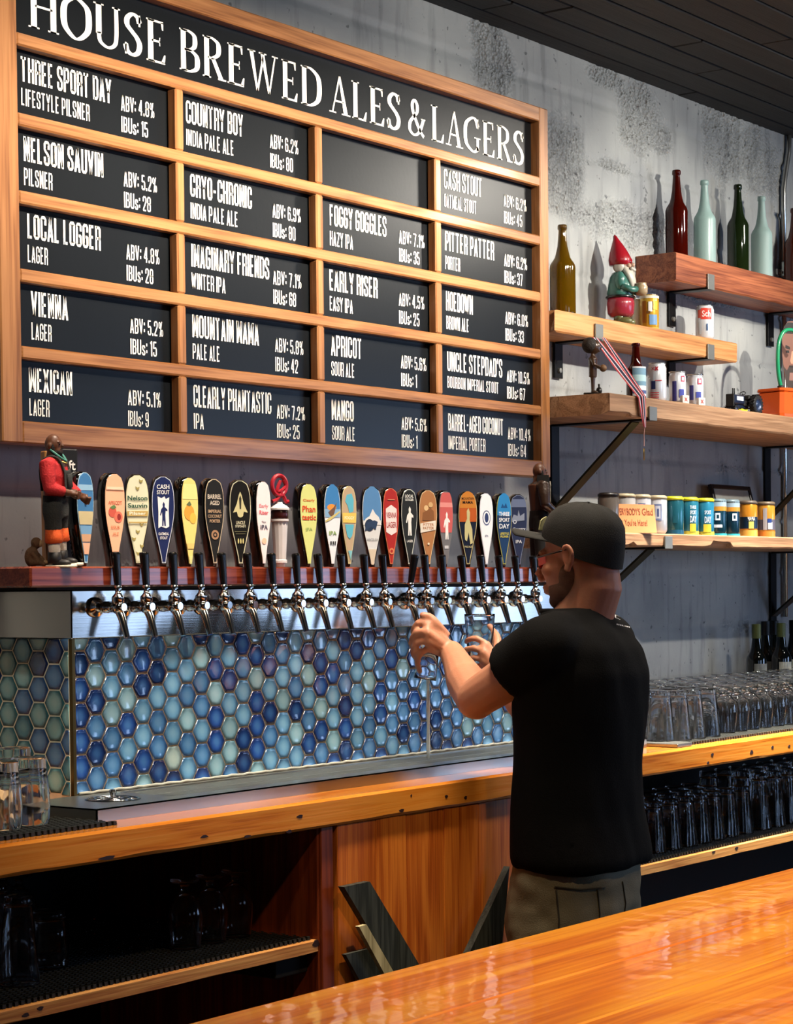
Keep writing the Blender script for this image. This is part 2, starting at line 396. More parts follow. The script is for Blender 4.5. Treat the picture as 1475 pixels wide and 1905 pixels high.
# ------------------------------------------------------------------ conduit
pc = at_y(1457, 300, YW-.014)
t = thing('metal_conduit', 'bare metal conduit running down the concrete wall at the right edge', 'conduit', (pc.x, YW-.014, 0))
b = MB(); X0 = pc.x
b.tube([(X0+.05, YW-.014, CEIL-.003), (X0+.045, YW-.014, CEIL-.07), (X0+.012, YW-.014, CEIL-.17), (X0, YW-.014, CEIL-.22), (X0, YW-.014, 2.79)], .0105, 12); b.build('pipe', mat('galvanised', '#c9cac6', .25, .9), t, True)
b = MB(); b.tube([(X0, YW-.014, 2.765), (X0, YW-.014, 1.42)], .0095, 12); b.build('pipe', MATS['galvanised'], t, True)
b = MB(); b.lathe([(.013, 2.735), (.016, 2.74), (.016, 2.79), (.013, 2.795)], (X0, YW-.014, 0), 14); b.build('coupling', MATS['galvanised'], t, False)
b = MB(); b.box((X0-.05, YW-.012, 2.74), (X0+.02, YW-.001, 2.765), .002); b.tube([(X0-.02, YW-.02, 2.753), (X0-.02, YW-.014, 2.753)], .005, 8); b.build('strap', MATS['galvanised'], t, False)
# ------------------------------------------------------------------ menu board
YF, YP = -.06, -.027
oak = wood('sign_oak_x', '#6e4320', '#a26f42', 'X', .38, .15, 1.0, .1, mid='#8b5a31')
oakz = wood('sign_oak_z', '#6e4320', '#a26f42', 'Z', .38, .15, 1.0, .1, mid='#8b5a31')
slate = mat('slate_panel', '#0f1215', .3, 0, .15, 6, .03, 90, spec=.3)
lett = mat('sign_white', '#f3efe4', .45, 0, .03, 30)
XL, XI, XR, XO = 3.222, 3.284, 5.431, 5.478
DIV = [3.817, 4.358, 4.898]; DW = .0145
ROWZ = [1.56+v for v in (1.229, 1.0505, .8775, .703, .530)]     # rail centres
RH = .0145; ZB, ZBI, ZHT, ZT = 1.886, 1.936, 2.972, 3.016
# condensed block capitals drawn as strokes
def _box(l=.10, r=.42, b_=.06, t_=.94, c=.08): return [(l+c, b_), (l, b_+c), (l, t_-c), (l+c, t_), (r-c, t_), (r, t_-c), (r, b_+c), (r-c, b_), (l+c, b_)]
BF = {'A': [[(.09,0),(.26,1),(.43,0)],[(.17,.25),(.35,.25)]], 'B': [[(.1,.06),(.34,.06),(.42,.14),(.42,.42),(.34,.5),(.12,.5)],[(.1,0),(.1,1)],[(.1,.94),(.34,.94),(.41,.86),(.41,.58),(.34,.5)]],
 'C': [[(.42,.66),(.42,.86),(.34,.94),(.18,.94),(.1,.86),(.1,.14),(.18,.06),(.34,.06),(.42,.14),(.42,.36)]], 'D': [[(.1,0),(.1,1)],[(.1,.94),(.33,.94),(.42,.84),(.42,.16),(.33,.06),(.1,.06)]],
 'E': [[(.1,0),(.1,1)],[(.1,.94),(.38,.94)],[(.1,.5),(.35,.5)],[(.1,.06),(.38,.06)]], 'F': [[(.1,0),(.1,1)],[(.1,.94),(.38,.94)],[(.1,.5),(.35,.5)]],
 'G': [[(.42,.68),(.42,.86),(.34,.94),(.18,.94),(.1,.86),(.1,.14),(.18,.06),(.34,.06),(.42,.14),(.42,.46),(.28,.46)]], 'H': [[(.1,0),(.1,1)],[(.42,0),(.42,1)],[(.1,.5),(.42,.5)]],
 'I': [[(.1,0),(.1,1)]], 'K': [[(.1,0),(.1,1)],[(.12,.42),(.42,1)],[(.2,.56),(.42,0)]], 'L': [[(.1,0),(.1,1)],[(.1,.06),(.37,.06)]],
 'M': [[(.1,0),(.1,1)],[(.12,.96),(.31,.1),(.50,.96)],[(.52,0),(.52,1)]], 'N': [[(.1,0),(.1,1)],[(.12,.95),(.40,.05)],[(.42,0),(.42,1)]], 'O': [_box()],
 'P': [[(.1,0),(.1,1)],[(.1,.94),(.34,.94),(.42,.86),(.42,.52),(.34,.44),(.1,.44)]], 'R': [[(.1,0),(.1,1)],[(.1,.94),(.34,.94),(.42,.86),(.42,.56),(.34,.48),(.1,.48)],[(.34,.48),(.42,.40),(.42,0)]],
 'S': [[(.42,.68),(.42,.86),(.34,.94),(.18,.94),(.1,.86),(.1,.66),(.18,.56),(.34,.45),(.42,.34),(.42,.14),(.34,.06),(.18,.06),(.1,.14),(.1,.33)]], 'T': [[(.24,0),(.24,1)],[(.03,.94),(.45,.94)]],
 'U': [[(.1,1),(.1,.14),(.18,.06),(.34,.06),(.42,.14),(.42,1)]], 'V': [[(.08,1),(.25,0),(.42,1)]], 'W': [[(.07,1),(.2,.02),(.33,.9),(.46,.02),(.59,1)]], 'X': [[(.08,0),(.42,1)],[(.08,1),(.42,0)]],
 'Y': [[(.07,1),(.25,.45),(.43,1)],[(.25,0),(.25,.5)]], 'Z': [[(.08,.94),(.42,.94),(.1,.06),(.42,.06)]],
 '0': [_box()], '1': [[(.06,.82),(.17,.92)],[(.2,0),(.2,1)]], '2': [[(.1,.66),(.1,.86),(.18,.94),(.34,.94),(.42,.86),(.42,.62),(.12,.14),(.1,.06),(.42,.06)]],
 '3': [[(.1,.72),(.1,.86),(.18,.94),(.34,.94),(.42,.86),(.42,.60),(.34,.52),(.24,.52)],[(.34,.52),(.42,.42),(.42,.14),(.34,.06),(.18,.06),(.1,.14),(.1,.28)]], '4': [[(.36,0),(.36,1)],[(.34,.96),(.08,.3),(.46,.26)]],
 '5': [[(.4,.94),(.12,.94),(.11,.55),(.34,.58),(.42,.5),(.42,.14),(.34,.06),(.18,.06),(.1,.14),(.1,.26)]], '6': [[(.41,.74),(.41,.86),(.34,.94),(.18,.94),(.1,.86),(.1,.14),(.18,.06),(.34,.06),(.42,.14),(.42,.46),(.34,.55),(.12,.50)]],
 '7': [[(.06,.94),(.42,.94),(.2,0)]], '8': [_box(b_=.06, t_=.53),_box(b_=.50, t_=.94)], '9': [[(.11,.26),(.11,.14),(.18,.06),(.34,.06),(.42,.14),(.42,.86),(.34,.94),(.18,.94),(.1,.86),(.1,.54),(.18,.45),(.4,.50)]],
 ':': [[(.1,.18),(.1,.36)],[(.1,.62),(.1,.80)]], '.': [[(.1,0),(.1,.17)]], '-': [[(.06,.42),(.30,.42)]], "'": [[(.1,.72),(.1,1)]],
 's': [[(.36,.50),(.30,.62),(.14,.62),(.09,.54),(.12,.40),(.34,.26),(.36,.14),(.30,.05),(.14,.05),(.08,.18)]],
 '%': [[(.14,.56),(.08,.64),(.08,.86),(.14,.94),(.20,.94),(.26,.86),(.26,.64),(.20,.56),(.14,.56)],[(.44,.06),(.38,.14),(.38,.36),(.44,.44),(.50,.44),(.56,.36),(.56,.14),(.50,.06),(.44,.06)],[(.20,0),(.44,1)]]}
def block_text(q, st, x, z, w, h, y):
    S_ = []; cx_ = 0
    for ch in st:
        if ch == ' ': cx_ += .24; continue
        strokes = BF[ch]; mx = max(p[0] for s_ in strokes for p in s_)+.11
        for s_ in strokes:
            for a, c in zip(s_, s_[1:]):
                dx, dy = c[0]-a[0], c[1]-a[1]; l = math.hypot(dx, dy); ux_, uy_ = dx/l, dy/l
                th = .115+(.165-.115)*uy_*uy_
                if h < .045: th *= .84
                if ch == '%': th *= .62
                e = .02 if len(s_) > 2 else 0
                nx_, ny_ = -uy_*th/2, ux_*th/2
                S_.append([(cx_+a[0]-ux_*e+nx_, a[1]-uy_*e+ny_), (cx_+a[0]-ux_*e-nx_, a[1]-uy_*e-ny_), (cx_+c[0]+ux_*e-nx_, c[1]+uy_*e-ny_), (cx_+c[0]+ux_*e+nx_, c[1]+uy_*e+ny_)])
        cx_ += mx+.035
    tot = cx_-.035
    for P in S_: q.add([(x+px_/tot*w, y, z+max(0, min(1, pz_))*h) for px_, pz_ in P], [(0,1,2,3)])
NAMEPX = [[(38,160,224),(43,290,229),(50,440,234),(57,580,241),(53,720,237)],[(345,225,501),(353,365,506),(355,495,507),(357,625,511),(359,745,514)],[None,(609,410,738),(612,530,741),(615,650,745),(616,765,746)],[(825,345,936),(827,460,937),(829,570,939),(831,680,942),(833,790,944)]]
t = thing('menu_board', 'large oak framed beer menu board of black slates under a HOUSE BREWED ALES & LAGERS header', 'menu board', (4.35, 0, ZB))
def fr(a, b_, nm, m, bev=.003):
    q = MB(); q.box(a, b_, bev); return q.build(nm, m, t)
fr((XL, YF, ZB), (XI, -.001, ZT), 'frame_side', oakz); fr((XR, YF, ZB), (XO, -.001, ZT), 'frame_side', oakz)
fr((XI, YF+.0005, ZB), (XR, -.001, ZBI), 'frame_bottom', oak); fr((XI, YF+.0005, ZHT), (XR, -.001, ZT), 'frame_top', oak)
edges = [ZHT]+[z for z in ROWZ]+[ZBI]
for z in ROWZ: fr((XI, YF+.001, z-RH), (XR, YP-.001, z+RH), 'rail', oak, .004)
for x in DIV:
    for k in range(5):
        top = ROWZ[k]-RH; bot = (ROWZ[k+1]+RH) if k < 4 else ZBI
        fr((x-DW, YF+.002, bot), (x+DW, YP-.001, top), 'divider', oakz, .004)
# header
for zz in (2.0, 2.9):
    q = MB(); q.box((XL+.05, -.0005, zz), (XO-.05, YW-.006, zz+.06), .002); q.build('cleat', oak, t)
q = MB(); q.box((XI, YP, ROWZ[0]), (XR, -.002, ZHT+.01), 0); hp = q.build('header_panel', slate, t)
def ribbon(pts, wmin, wmax, n=8, smooth=True, fixed=None):
    P = catmull([(x, y, 0) for x, y in pts], n) if smooth and len(pts) > 2 else [Vector((x, y, 0)) for x, y in pts]
    L_, R_ = [], []
    for i, p in enumerate(P):
        d = (P[min(i+1, len(P)-1)]-P[max(i-1, 0)]); d.normalize(); nrm = Vector((-d.y, d.x, 0))
        w = fixed if fixed else wmin+(wmax-wmin)*abs(d.y)**1.5
        L_.append(p+nrm*w/2); R_.append(p-nrm*w/2)
    vs = L_+R_; m = len(P); fs = [(i, i+1, m+i+1, m+i) for i in range(m-1)]
    return [(v.x, v.y) for v in vs], fs
TH, TK = .05, .165
def stem(x, y0=0, y1=1, w=TK): return [(x-w/2, y0), (x+w/2, y0), (x+w/2, y1), (x-w/2, y1)]
def bar(x0, x1, y, h=TH): return [(x0, y-h/2), (x1, y-h/2), (x1, y+h/2), (x0, y+h/2)]
def ser(x, top, w=.3, h=.035):
    y = 1-h if top else 0
    return [(x-w/2, y), (x+w/2, y), (x+w/2, y+h), (x-w/2, y+h)]
def poly(*ps): return [([tuple(p) for p in P], [tuple(range(len(P)))]) for P in ps]
def rb(*a, **k): return [ribbon(*a, **k)]
G = {}
G['H'] = (.86, poly(stem(.16), stem(.70), bar(.2, .68, .5), ser(.16, 0), ser(.16, 1), ser(.70, 0), ser(.70, 1)))
G['O'] = (.86, rb([(.43, .98), (.13, .78), (.07, .5), (.13, .22), (.43, .02), (.73, .22), (.79, .5), (.73, .78), (.43, .98)], .05, .18))
G['U'] = (.82, poly(stem(.16, .3, 1), ser(.16, 1), ser(.68, 1, .24))+rb([(.16, .34), (.2, .13), (.42, .03), (.62, .12), (.68, .35), (.68, 1)], .06, .12))
G['S'] = (.62, rb([(.50, .80), (.44, .93), (.29, .975), (.14, .86), (.13, .70), (.28, .56), (.42, .44), (.50, .28), (.44, .10), (.28, .025), (.13, .09), (.07, .24)], .07, .16)+poly([(.47, .72), (.53, .72), (.53, .99), (.48, .99)], [(.05, .01), (.10, .01), (.11, .28), (.05, .28)]))
G['E'] = (.66, poly(stem(.16), bar(.1, .56, .978), bar(.1, .6, .022), bar(.2, .46, .51), ser(.16, 0, .26), ser(.16, 1, .26), [(.52, .8), (.56, .8), (.56, .98), (.48, .98)], [(.48, .02), (.6, .02), (.62, .22), (.58, .22)], [(.43, .41), (.46, .41), (.46, .61), (.43, .61)]))
G['L'] = (.64, poly(stem(.16), bar(.1, .58, .022), ser(.16, 0, .26), ser(.16, 1, .3), [(.46, .02), (.58, .02), (.61, .25), (.57, .25)]))
G['B'] = (.72, poly(stem(.16), ser(.16, 0, .26), ser(.16, 1, .26))+rb([(.16, .978), (.36, .978), (.53, .88), (.53, .65), (.36, .53), (.2, .53)], .05, .16)+rb([(.2, .52), (.4, .52), (.60, .40), (.60, .14), (.4, .022), (.16, .022)], .05, .17))
G['R'] = (.78, poly(stem(.16), ser(.16, 0, .28), ser(.16, 1, .26), [(.30, .50), (.44, .50), (.72, .04), (.56, .04)], bar(.54, .82, .02, .04))+rb([(.16, .978), (.36, .978), (.55, .87), (.55, .63), (.36, .5), (.2, .5)], .05, .16))
G['W'] = (1.16, poly([(.08, 1), (.22, 1), (.40, .0), (.33, .0)], [(.33, .0), (.40, .0), (.60, .82), (.56, .95)], [(.48, 1), (.62, 1), (.82, .0), (.75, .0)], [(.76, .0), (.82, .0), (1.04, 1), (.99, 1)], bar(.02, .3, .98, .035), bar(.42, .7, .98, .035), bar(.9, 1.12, .98, .035)))
G['D'] = (.84, poly(stem(.16), ser(.16, 0, .26), ser(.16, 1, .26))+rb([(.16, .978), (.42, .97), (.68, .80), (.74, .5), (.68, .2), (.42, .03), (.16, .022)], .05, .18))
G['A'] = (.80, poly([(.10, .02), (.15, .02), (.40, .88), (.40, 1), (.37, 1)], [(.36, 1), (.44, 1), (.72, .02), (.56, .02)], bar(.2, .56, .33), bar(.0, .26, .02, .035), bar(.48, .82, .02, .035)))
G['G'] = (.84, rb([(.70, .74), (.60, .93), (.43, .98), (.14, .80), (.07, .5), (.14, .2), (.43, .02), (.62, .06), (.70, .16)], .055, .17)+poly(stem(.68, .06, .42, .12), bar(.52, .82, .42, .035), [(.68, .70), (.72, .70), (.72, .98), (.68, .98)]))
G['&'] = (.86, rb([(.80, .50), (.66, .22), (.50, .06), (.30, .02), (.12, .14), (.14, .34), (.30, .50), (.48, .66), (.50, .84), (.38, .98), (.26, .88), (.27, .70), (.42, .44), (.62, .18), (.82, .02)], .055, .15)+poly(bar(.68, .9, .5, .035)))
def header_word(w, pxa, pxb, pya):
    xa = at_y(pxa, pya, YP).x; xb = at_y(pxb, pya, YP).x
    tot = sum(G[c][0] for c in w)+.06*(len(w)-1)
    s = (xb-xa)/tot; H = .1015; z = 2.833; x = xa; q = MB()
    for c in w:
        a, polys = G[c]
        for vs, fs in polys: q.add([(x+vx*s, YP-.0012, z+vy*H) for vx, vy in vs], fs)
        x += (a+.06)*s
    o = q.build('lettering', lett, hp)
for w, a, b_, y in (('HOUSE', 52, 309, 70), ('BREWED', 332, 598, 140), ('ALES', 612, 746, 200), ('&', 757, 789, 225), ('LAGERS', 801, 975, 260)): header_word(w, a, b_, y)
CELLS = [[('THREE SPORT DAY', 'LIFESTYLE PILSNER', '4.8', '15'), ('NELSON SAUVIN', 'PILSNER', '5.2', '28'), ('LOCAL LOGGER', 'LAGER', '4.8', '28'), ('VIENNA', 'LAGER', '5.2', '15'), ('MEXICAN', 'LAGER', '5.1', '9')],
 [('COUNTRY BOY', 'INDIA PALE ALE', '6.2', '80'), ('CRYO-CHRONIC', 'INDIA PALE ALE', '6.9', '80'), ('IMAGINARY FRIENDS', 'WINTER IPA', '7.1', '68'), ('MOUNTAIN MAMA', 'PALE ALE', '5.8', '42'), ('CLEARLY PHANTASTIC', 'IPA', '7.2', '25')],
 [None, ('FOGGY GOGGLES', 'HAZY IPA', '7.1', '35'), ('EARLY RISER', 'EASY IPA', '4.5', '25'), ('APRICOT', 'SOUR ALE', '5.6', '1'), ('MANGO', 'SOUR ALE', '5.6', '1')],
 [('CASH STOUT', 'OATMEAL STOUT', '6.2', '45'), ('PITTER PATTER', 'PORTER', '6.2', '37'), ('HOEDOWN', 'BROWN ALE', '6.0', '33'), ("UNCLE STEPDAD'S", 'BOURBON IMPERIAL STOUT', '10.5', '67'), ('BARREL-AGED COCONUT', 'IMPERIAL PORTER', '10.4', '64')]]
CX = [XI]+DIV+[XR]
rnd = random.Random(3)
for c in range(4):
    for r in range(5):
        top = ROWZ[r]-RH; bot = (ROWZ[r+1]+RH) if r < 4 else ZBI
        x0, x1 = CX[c]+(DW if c else 0), CX[c+1]-(DW if c < 3 else 0)
        q = MB(); ins = .0; q.box((x0-.008, YP, bot-.008), (x1+.008 if CELLS[c][r] or 1 else x1, -.004, top+.008), 0)
        p = q.build('panel', slate, t)
        if c == 2 and r == 1:
            q = MB(); q.box((x0+.001, YP-.006, bot+.001), (x1-.035, YP-.001, top-.004), .0008); q.build('slide_in_panel', slate, p)
        if not CELLS[c][r]: continue
        nm, stl, ab, ib = CELLS[c][r]; yo = YP-.0072 if (c == 2 and r == 1) else YP-.0012
        w1 = min(.0196*len(nm), .300 if c == 1 else .29); hN = .056 if w1/len(nm) > .0165 else .050
        if c == 3: w1 = min(w1, .288)
        pxn, pyn, pxa = NAMEPX[c][r]
        lx = at_y(pxn, pyn, YP).x; ax = at_y(pxa, pyn+30, YP).x
        zt = top-.013-(.006 if hN < .055 else 0)
        def line(st, x, z, w, h, bo):
            q = MB(); block_text(q, st, x, z, w, h, yo); q.build('lettering', lett, p)
        line(nm, lx, zt-hN, w1, hN, .055)
        w2 = min(.0128*len(stl), .268); h2 = .039 if len(stl) < 20 else .034
        line(stl, lx, zt-hN-.015-h2, w2, h2, .045)
        s1 = 'ABV: %s%%' % ab; s2 = 'IBUs: %s' % ib
        za = top-.042; wA = {0: .117, 1: .118, 2: .124, 3: .128}[c]
        line(s1, ax, za-.037, wA, .037, .045)
        line(s2, ax, za-.037-.013-.037, wA*(.80 if len(s2) == 8 else .62), .037, .045)
# ------------------------------------------------------------------ tap tower
YT = -.272; TX0 = 3.217; TX1 = 5.26; ZTRAY = 1.1095; ZS0 = 1.449; ZS1 = 1.555
steel = mat('brushed_steel', '#b9b9b6', .22, 1.0, .06, 3, .02, 200)
def brushed(name, col, rough, axis='X'):
    if name in MATS: return MATS[name]
    m = mat(name, col, rough, 1.0, .05, 3); nt = m.node_tree; n = nt.nodes; L = nt.links; b = n['Principled BSDF']
    tc = n['Texture Coordinate']; mp = n.new('ShaderNodeMapping'); s = [400]*3; s['XYZ'.index(axis)] = 3; mp.inputs['Scale'].default_value = s
    L.new(tc.outputs['Object'], mp.inputs['Vector']); q = n.new('ShaderNodeTexNoise'); q.inputs['Scale'].default_value = 1; L.new(mp.outputs[0], q.inputs['Vector'])
    bp = n.new('ShaderNodeBump'); bp.inputs['Strength'].default_value = .08; bp.inputs['Distance'].default_value = .001
    L.new(q.outputs['Fac'], bp.inputs['Height']); L.new(bp.outputs[0], b.inputs['Normal']); return m
bst = brushed('band_steel', '#a9a7a2', .16)
bst2 = brushed('tray_steel', '#a3a39c', .34)
chrome = mat('chrome', '#e4e3de', .11, 1.0, .02, 30)
grout = mat('brown_grout', '#8a7a62', .85, 0, .2, 60, .3, 200)
groutw = mat('cream_grout', '#f0eed4', .8, 0, .12, 60, .3, 200)
def glaze(name, edge, mid, centre):
    if name in MATS: return MATS[name]
    m = bpy.data.materials.new(name); m.use_nodes = True; nt = m.node_tree; n = nt.nodes; L = nt.links; b = n['Principled BSDF']
    tc = n.new('ShaderNodeTexCoord'); ln = n.new('ShaderNodeVectorMath'); ln.operation = 'LENGTH'
    nz = n.new('ShaderNodeTexNoise'); nz.inputs['Scale'].default_value = 60; nz.inputs['Detail'].default_value = 3; L.new(tc.outputs['Object'], nz.inputs['Vector'])
    L.new(tc.outputs['Object'], ln.inputs[0])
    ma = n.new('ShaderNodeMath'); ma.operation = 'MULTIPLY_ADD'; ma.inputs[1].default_value = .009; L.new(nz.outputs['Fac'], ma.inputs[0]); L.new(ln.outputs['Value'], ma.inputs[2])
    mr = n.new('ShaderNodeMapRange'); mr.inputs[1].default_value = .012; mr.inputs[2].default_value = .034; L.new(ma.outputs[0], mr.inputs[0])
    rp = n.new('ShaderNodeValToRGB'); e = rp.color_ramp.elements; e[0].color = lin(centre); e[0].position = .0; e[1].color = lin(edge); e[1].position = .85
    k = e.new(.45); k.color = lin(mid); L.new(mr.outputs[0], rp.inputs[0])
    oi = n.new('ShaderNodeObjectInfo'); hs = n.new('ShaderNodeHueSaturation')
    v = n.new('ShaderNodeMapRange'); v.inputs[3].default_value = .8; v.inputs[4].default_value = 1.2; L.new(oi.outputs['Random'], v.inputs[0])
    L.new(v.outputs[0], hs.inputs['Value']); L.new(rp.outputs[0], hs.inputs['Color']); L.new(hs.outputs[0], b.inputs['Base Color'])
    b.inputs['Roughness'].default_value = .12; b.inputs['Coat Weight'].default_value = .6; b.inputs['Coat Roughness'].default_value = .03
    q = n.new('ShaderNodeTexNoise'); q.inputs['Scale'].default_value = 45; L.new(tc.outputs['Object'], q.inputs['Vector'])
    bp = n.new('ShaderNodeBump'); bp.inputs['Strength'].default_value = .25; bp.inputs['Distance'].default_value = .002
    L.new(q.outputs['Fac'], bp.inputs['Height']); L.new(bp.outputs[0], b.inputs['Normal'])
    MATS[name] = m; return m
GL = [glaze('glaze_pale', '#456470', '#7aa3b4', '#8cb2c0'), glaze('glaze_sky', '#345a7c', '#5f93ba', '#78a8c8'),
      glaze('glaze_mid', '#21406a', '#4474a6', '#5d8bb8'), glaze('glaze_deep', '#122554', '#24478a', '#3f6ba6'), glaze('glaze_cream', '#5d7074', '#98b0b0', '#a9beba'),
      glaze('glaze_navy', '#101d42', '#1b3468', '#33598e')]
def clip(poly, f):
    out = []
    for i in range(len(poly)):
        a, b = poly[i-1], poly[i]; fa, fb = f(a), f(b)
        if (fa >= 0) != (fb >= 0):
            t = fa/(fa-fb); out.append((a[0]+(b[0]-a[0])*t, a[1]+(b[1]-a[1])*t))
        if fb >= 0: out.append(b)
    return out
PV = .0567; PH = PV*math.sqrt(3)/2; HR = PV/math.sqrt(3)*.952
_tm = {}
def tile_mesh(poly2, m):
    n = len(poly2); cx = sum(p[0] for p in poly2)/n; cz = sum(p[1] for p in poly2)/n
    vs = []; 
    for s, y in ((1, 0), (1, -.0045), (.93, -.0065), (.72, -.0058)):
        vs += [(cx+(p[0]-cx)*s, y, cz+(p[1]-cz)*s) for p in poly2]
    vs.append((cx, -.0052, cz)); fs = []
    for k in range(3):
        for i in range(n): j = (i+1) % n; fs.append((k*n+i, k*n+j, (k+1)*n+j, (k+1)*n+i))
    for i in range(n): fs.append((3*n+i, 3*n+(i+1) % n, 4*n))
    me = bpy.data.meshes.new('tile'); me.from_pydata(vs, [], fs); me.materials.append(m)
    for p in me.polygons: p.use_smooth = True
    return me
def tiles(parent, O, ux, u0, u1, z0, z1, offu, offz, seed, rot, wts):
    """O: world point of u=0; ux unit vector along the face"""
    rn = random.Random(seed); full = [(HR*math.cos(k*PI/3), HR*math.sin(k*PI/3)) for k in range(6)]
    po = origin(parent); c0 = int((u0-offu)/PH)-2; cnt = 0
    for c in range(c0, c0+80):
        cu = offu+c*PH
        if cu-HR > u1 or cu+HR < u0: continue
        for r in range(-8, 16):
            cz = offz+r*PV+(PV/2 if c % 2 else 0)
            if cz-PV/2 > z1 or cz+PV/2 < z0: continue
            mi = rn.choices(range(6), wts)[0]
            P = full
            if cu-HR < u0 or cu+HR > u1 or cz-PV/2 < z0 or cz+PV/2 > z1:
                for f in (lambda p: p[0]+cu-u0, lambda p: u1-cu-p[0], lambda p: p[1]+cz-z0, lambda p: z1-cz-p[1]):
                    P = clip(P, f) if len(P) > 2 else P
                if len(P) < 3: continue
                ar = abs(sum(P[i-1][0]*P[i][1]-P[i][0]*P[i-1][1] for i in range(len(P))))/2
                if ar < 8e-5: continue
                me = tile_mesh(P, GL[mi])
            else:
                if mi not in _tm: _tm[mi] = tile_mesh(full, GL[mi])
                me = _tm[mi]
            o = bpy.data.objects.new('tile', me); C.objects.link(o); o.parent = parent
            w = O+ux*cu; o.location = (w.x-po.x, w.y-po.y, cz-po.z); o.rotation_euler = (0, 0, rot); cnt += 1
    return cnt
t = thing('tap_tower', 'long tap tower faced with glossy blue hexagon tiles under a stainless band', 'tap tower', (4.2, -.14, ZTRAY))
b = MB(); b.box((TX0+.004, YT-.0008, 1.082), (TX1-.004, YW-.01, ZS1-.002)); core = b.build('core', grout, t)
b = MB(); b.box((TX0-.0042, YT+.006, 1.082), (TX0+.004, YW-.01, ZS0)); b.build('side_grout', groutw, t)
hz = 1.56-(1233.6-1093)/(.2457*(3629-176.5))            # flat edge of a column near the corner
hx = at_y(176.5, 1230, YT).x
n1 = tiles(t, Vector((0, YT+.0035, 0)), Vector((1,0,0)), TX0+.006, TX1-.004, ZTRAY+.002, ZS0, hx, hz+PV/2, 5, 0, (14, 30, 28, 16, 2, 10))
# left return face: runs from the corner back to the wall; u measured from the wall side
ux = Vector((0, -1, 0)); O = Vector((TX0+.0005, YW, 0))
zc = at_x(65, 1258.5, TX0); u_c = YW-at_x(75, 1300, TX0).y
GS_ = GL; GL = [glaze('glaze_teal_pale', '#2f6068', '#7fb2b6', '#98c4c2'), glaze('glaze_teal', '#1d4c5c', '#4d8a9c', '#73aab4'), GL[2], GL[3], glaze('glaze_teal_pale2', '#3d6a6c', '#86b6b2', '#9cc4bc'), GL[5]]; _tm.clear()
n2 = tiles(t, O, ux, .012, YW-YT-.008, ZTRAY-.002, ZS0, u_c, zc.z+PV/2, 9, -PI/2, (34, 14, 18, 12, 4, 16))
GL = GS_; _tm.clear()
b = MB(); b.box((TX0-.004, YT-.004, 1.1), (TX0+.0045, YT+.006, ZS0)); b.build('corner_trim', mat('bronze_trim', '#5a4a28', .3, .8), t)
b = MB(); b.box((TX0-.0035, YT+.006, 1.1), (TX0+.002, YT+.0085, ZS0)); b.build('trim_edge', groutw, t)
b = MB(); b.box((TX0-.006, YT-.006, ZS0), (TX1, YW-.008, ZS1), .0025); b.build('steel_band', bst, t)
b = MB(); b.tube([(TX0+.01+i*.02, YT-.006-.002*math.sin(i*1.7), ZTRAY+.003+.0012*math.sin(i*2.3)) for i in range(100)], .003, 6); b.build('caulk_bead', mat('caulk', '#a3a49a', .7), t, True)
# ledge
red = wood('ledge_cherry', '#4a160b', '#7d3a24', 'X', .25, .5, 1.0, .1, mid='#642617')
b = MB(); b.box((at_y(57, 1070, -.334).x, -.334, 1.5615), (TX1+.05, YW-.01, 1.6055), .004); o = b.build('wooden_ledge', red, label='reddish varnished wooden ledge on top of the tap tower', cat='ledge')
b = MB(); b.box((3.07, -.320, 1.5555), (TX1+.03, YW-.03, 1.5615)); b.build('gap_shade_strip', mat('gap_shade_black', '#0a0908', .8), o)  # black strip paints in the shade of the gap between ledge and steel band
# ------------------------------------------------------------------ faucets
blackp = mat('black_plastic', '#0b0b0c', .25, 0, .1, 20, coat=.3)
def faucet():
    t = thing('beer_faucet', 'x', 'faucet', (0, 0, 0), 0, 'chrome beer faucets in a row along the steel band')
    b = MB(); b.lathe([(.0005, .003), (.0225, .003), (.0225, -.003), (.021, -.008), (.012, -.012), (.010, -.013)], (0, 0, 0), 24, 'y'); autosmooth(b.build('flange', chrome, t))
    b = MB(); b.lathe([(.0095, -.012), (.0095, -.030), (.012, -.030), (.013, -.033), (.013, -.040), (.0105, -.043), (.0105, -.058)], (0, 0, 0), 18, 'y'); autosmooth(b.build('shank', chrome, t))
    b = MB(); b.ell((0, -.072, 0), (.0145, .017, .0155), 18, 12); b.lathe([(.0125, .008), (.014, .012), (.014, .022), (.0105, .026), (.007, .03), (.006, .036)], (0, -.072, 0), 16); b.tube([(0, -.055, 0), (0, -.09, 0)], .0085, 12)
    autosmooth(b.build('body', chrome, t))
    b = MB(); b.tube([(0, -.072, -.004), (0, -.082, -.022), (0, -.090, -.045), (0, -.097, -.066)], [.0095, .0088, .0075, .0068], 14); autosmooth(b.build('spout', chrome, t))
    b = MB(); b.lathe([(.0, .030), (.0055, .030), (.0055, .038), (.009, .039), (.009, .045), (.0075, .047), (0, .047)], (0, -.072, 0), 14); autosmooth(b.build('collar', chrome, t))
    b = MB(); b.smooth = True
    b.lathe([(.0075, .046), (.0078, .05), (.0108, .112), (.0112, .116), (.0102, .1195), (.006, .121), (.0, .121)], (0, -.072, 0), 16)
    h = autosmooth(b.build('lever_handle', blackp, t, label='black plastic lever handle')); return t
F0 = faucet()
LP = [(215,219.7),(270,272.5),(324.6,324.6),(369,374.5),(411,417),(459,465),(505.6,509),(551,554),(590,596),(634,638.5),(677,681),(711,715.5),(768,764),(789.5,794),(821,826.5),(855,863.5),(890.6,899),(926,932),(956,963),(990,996)]
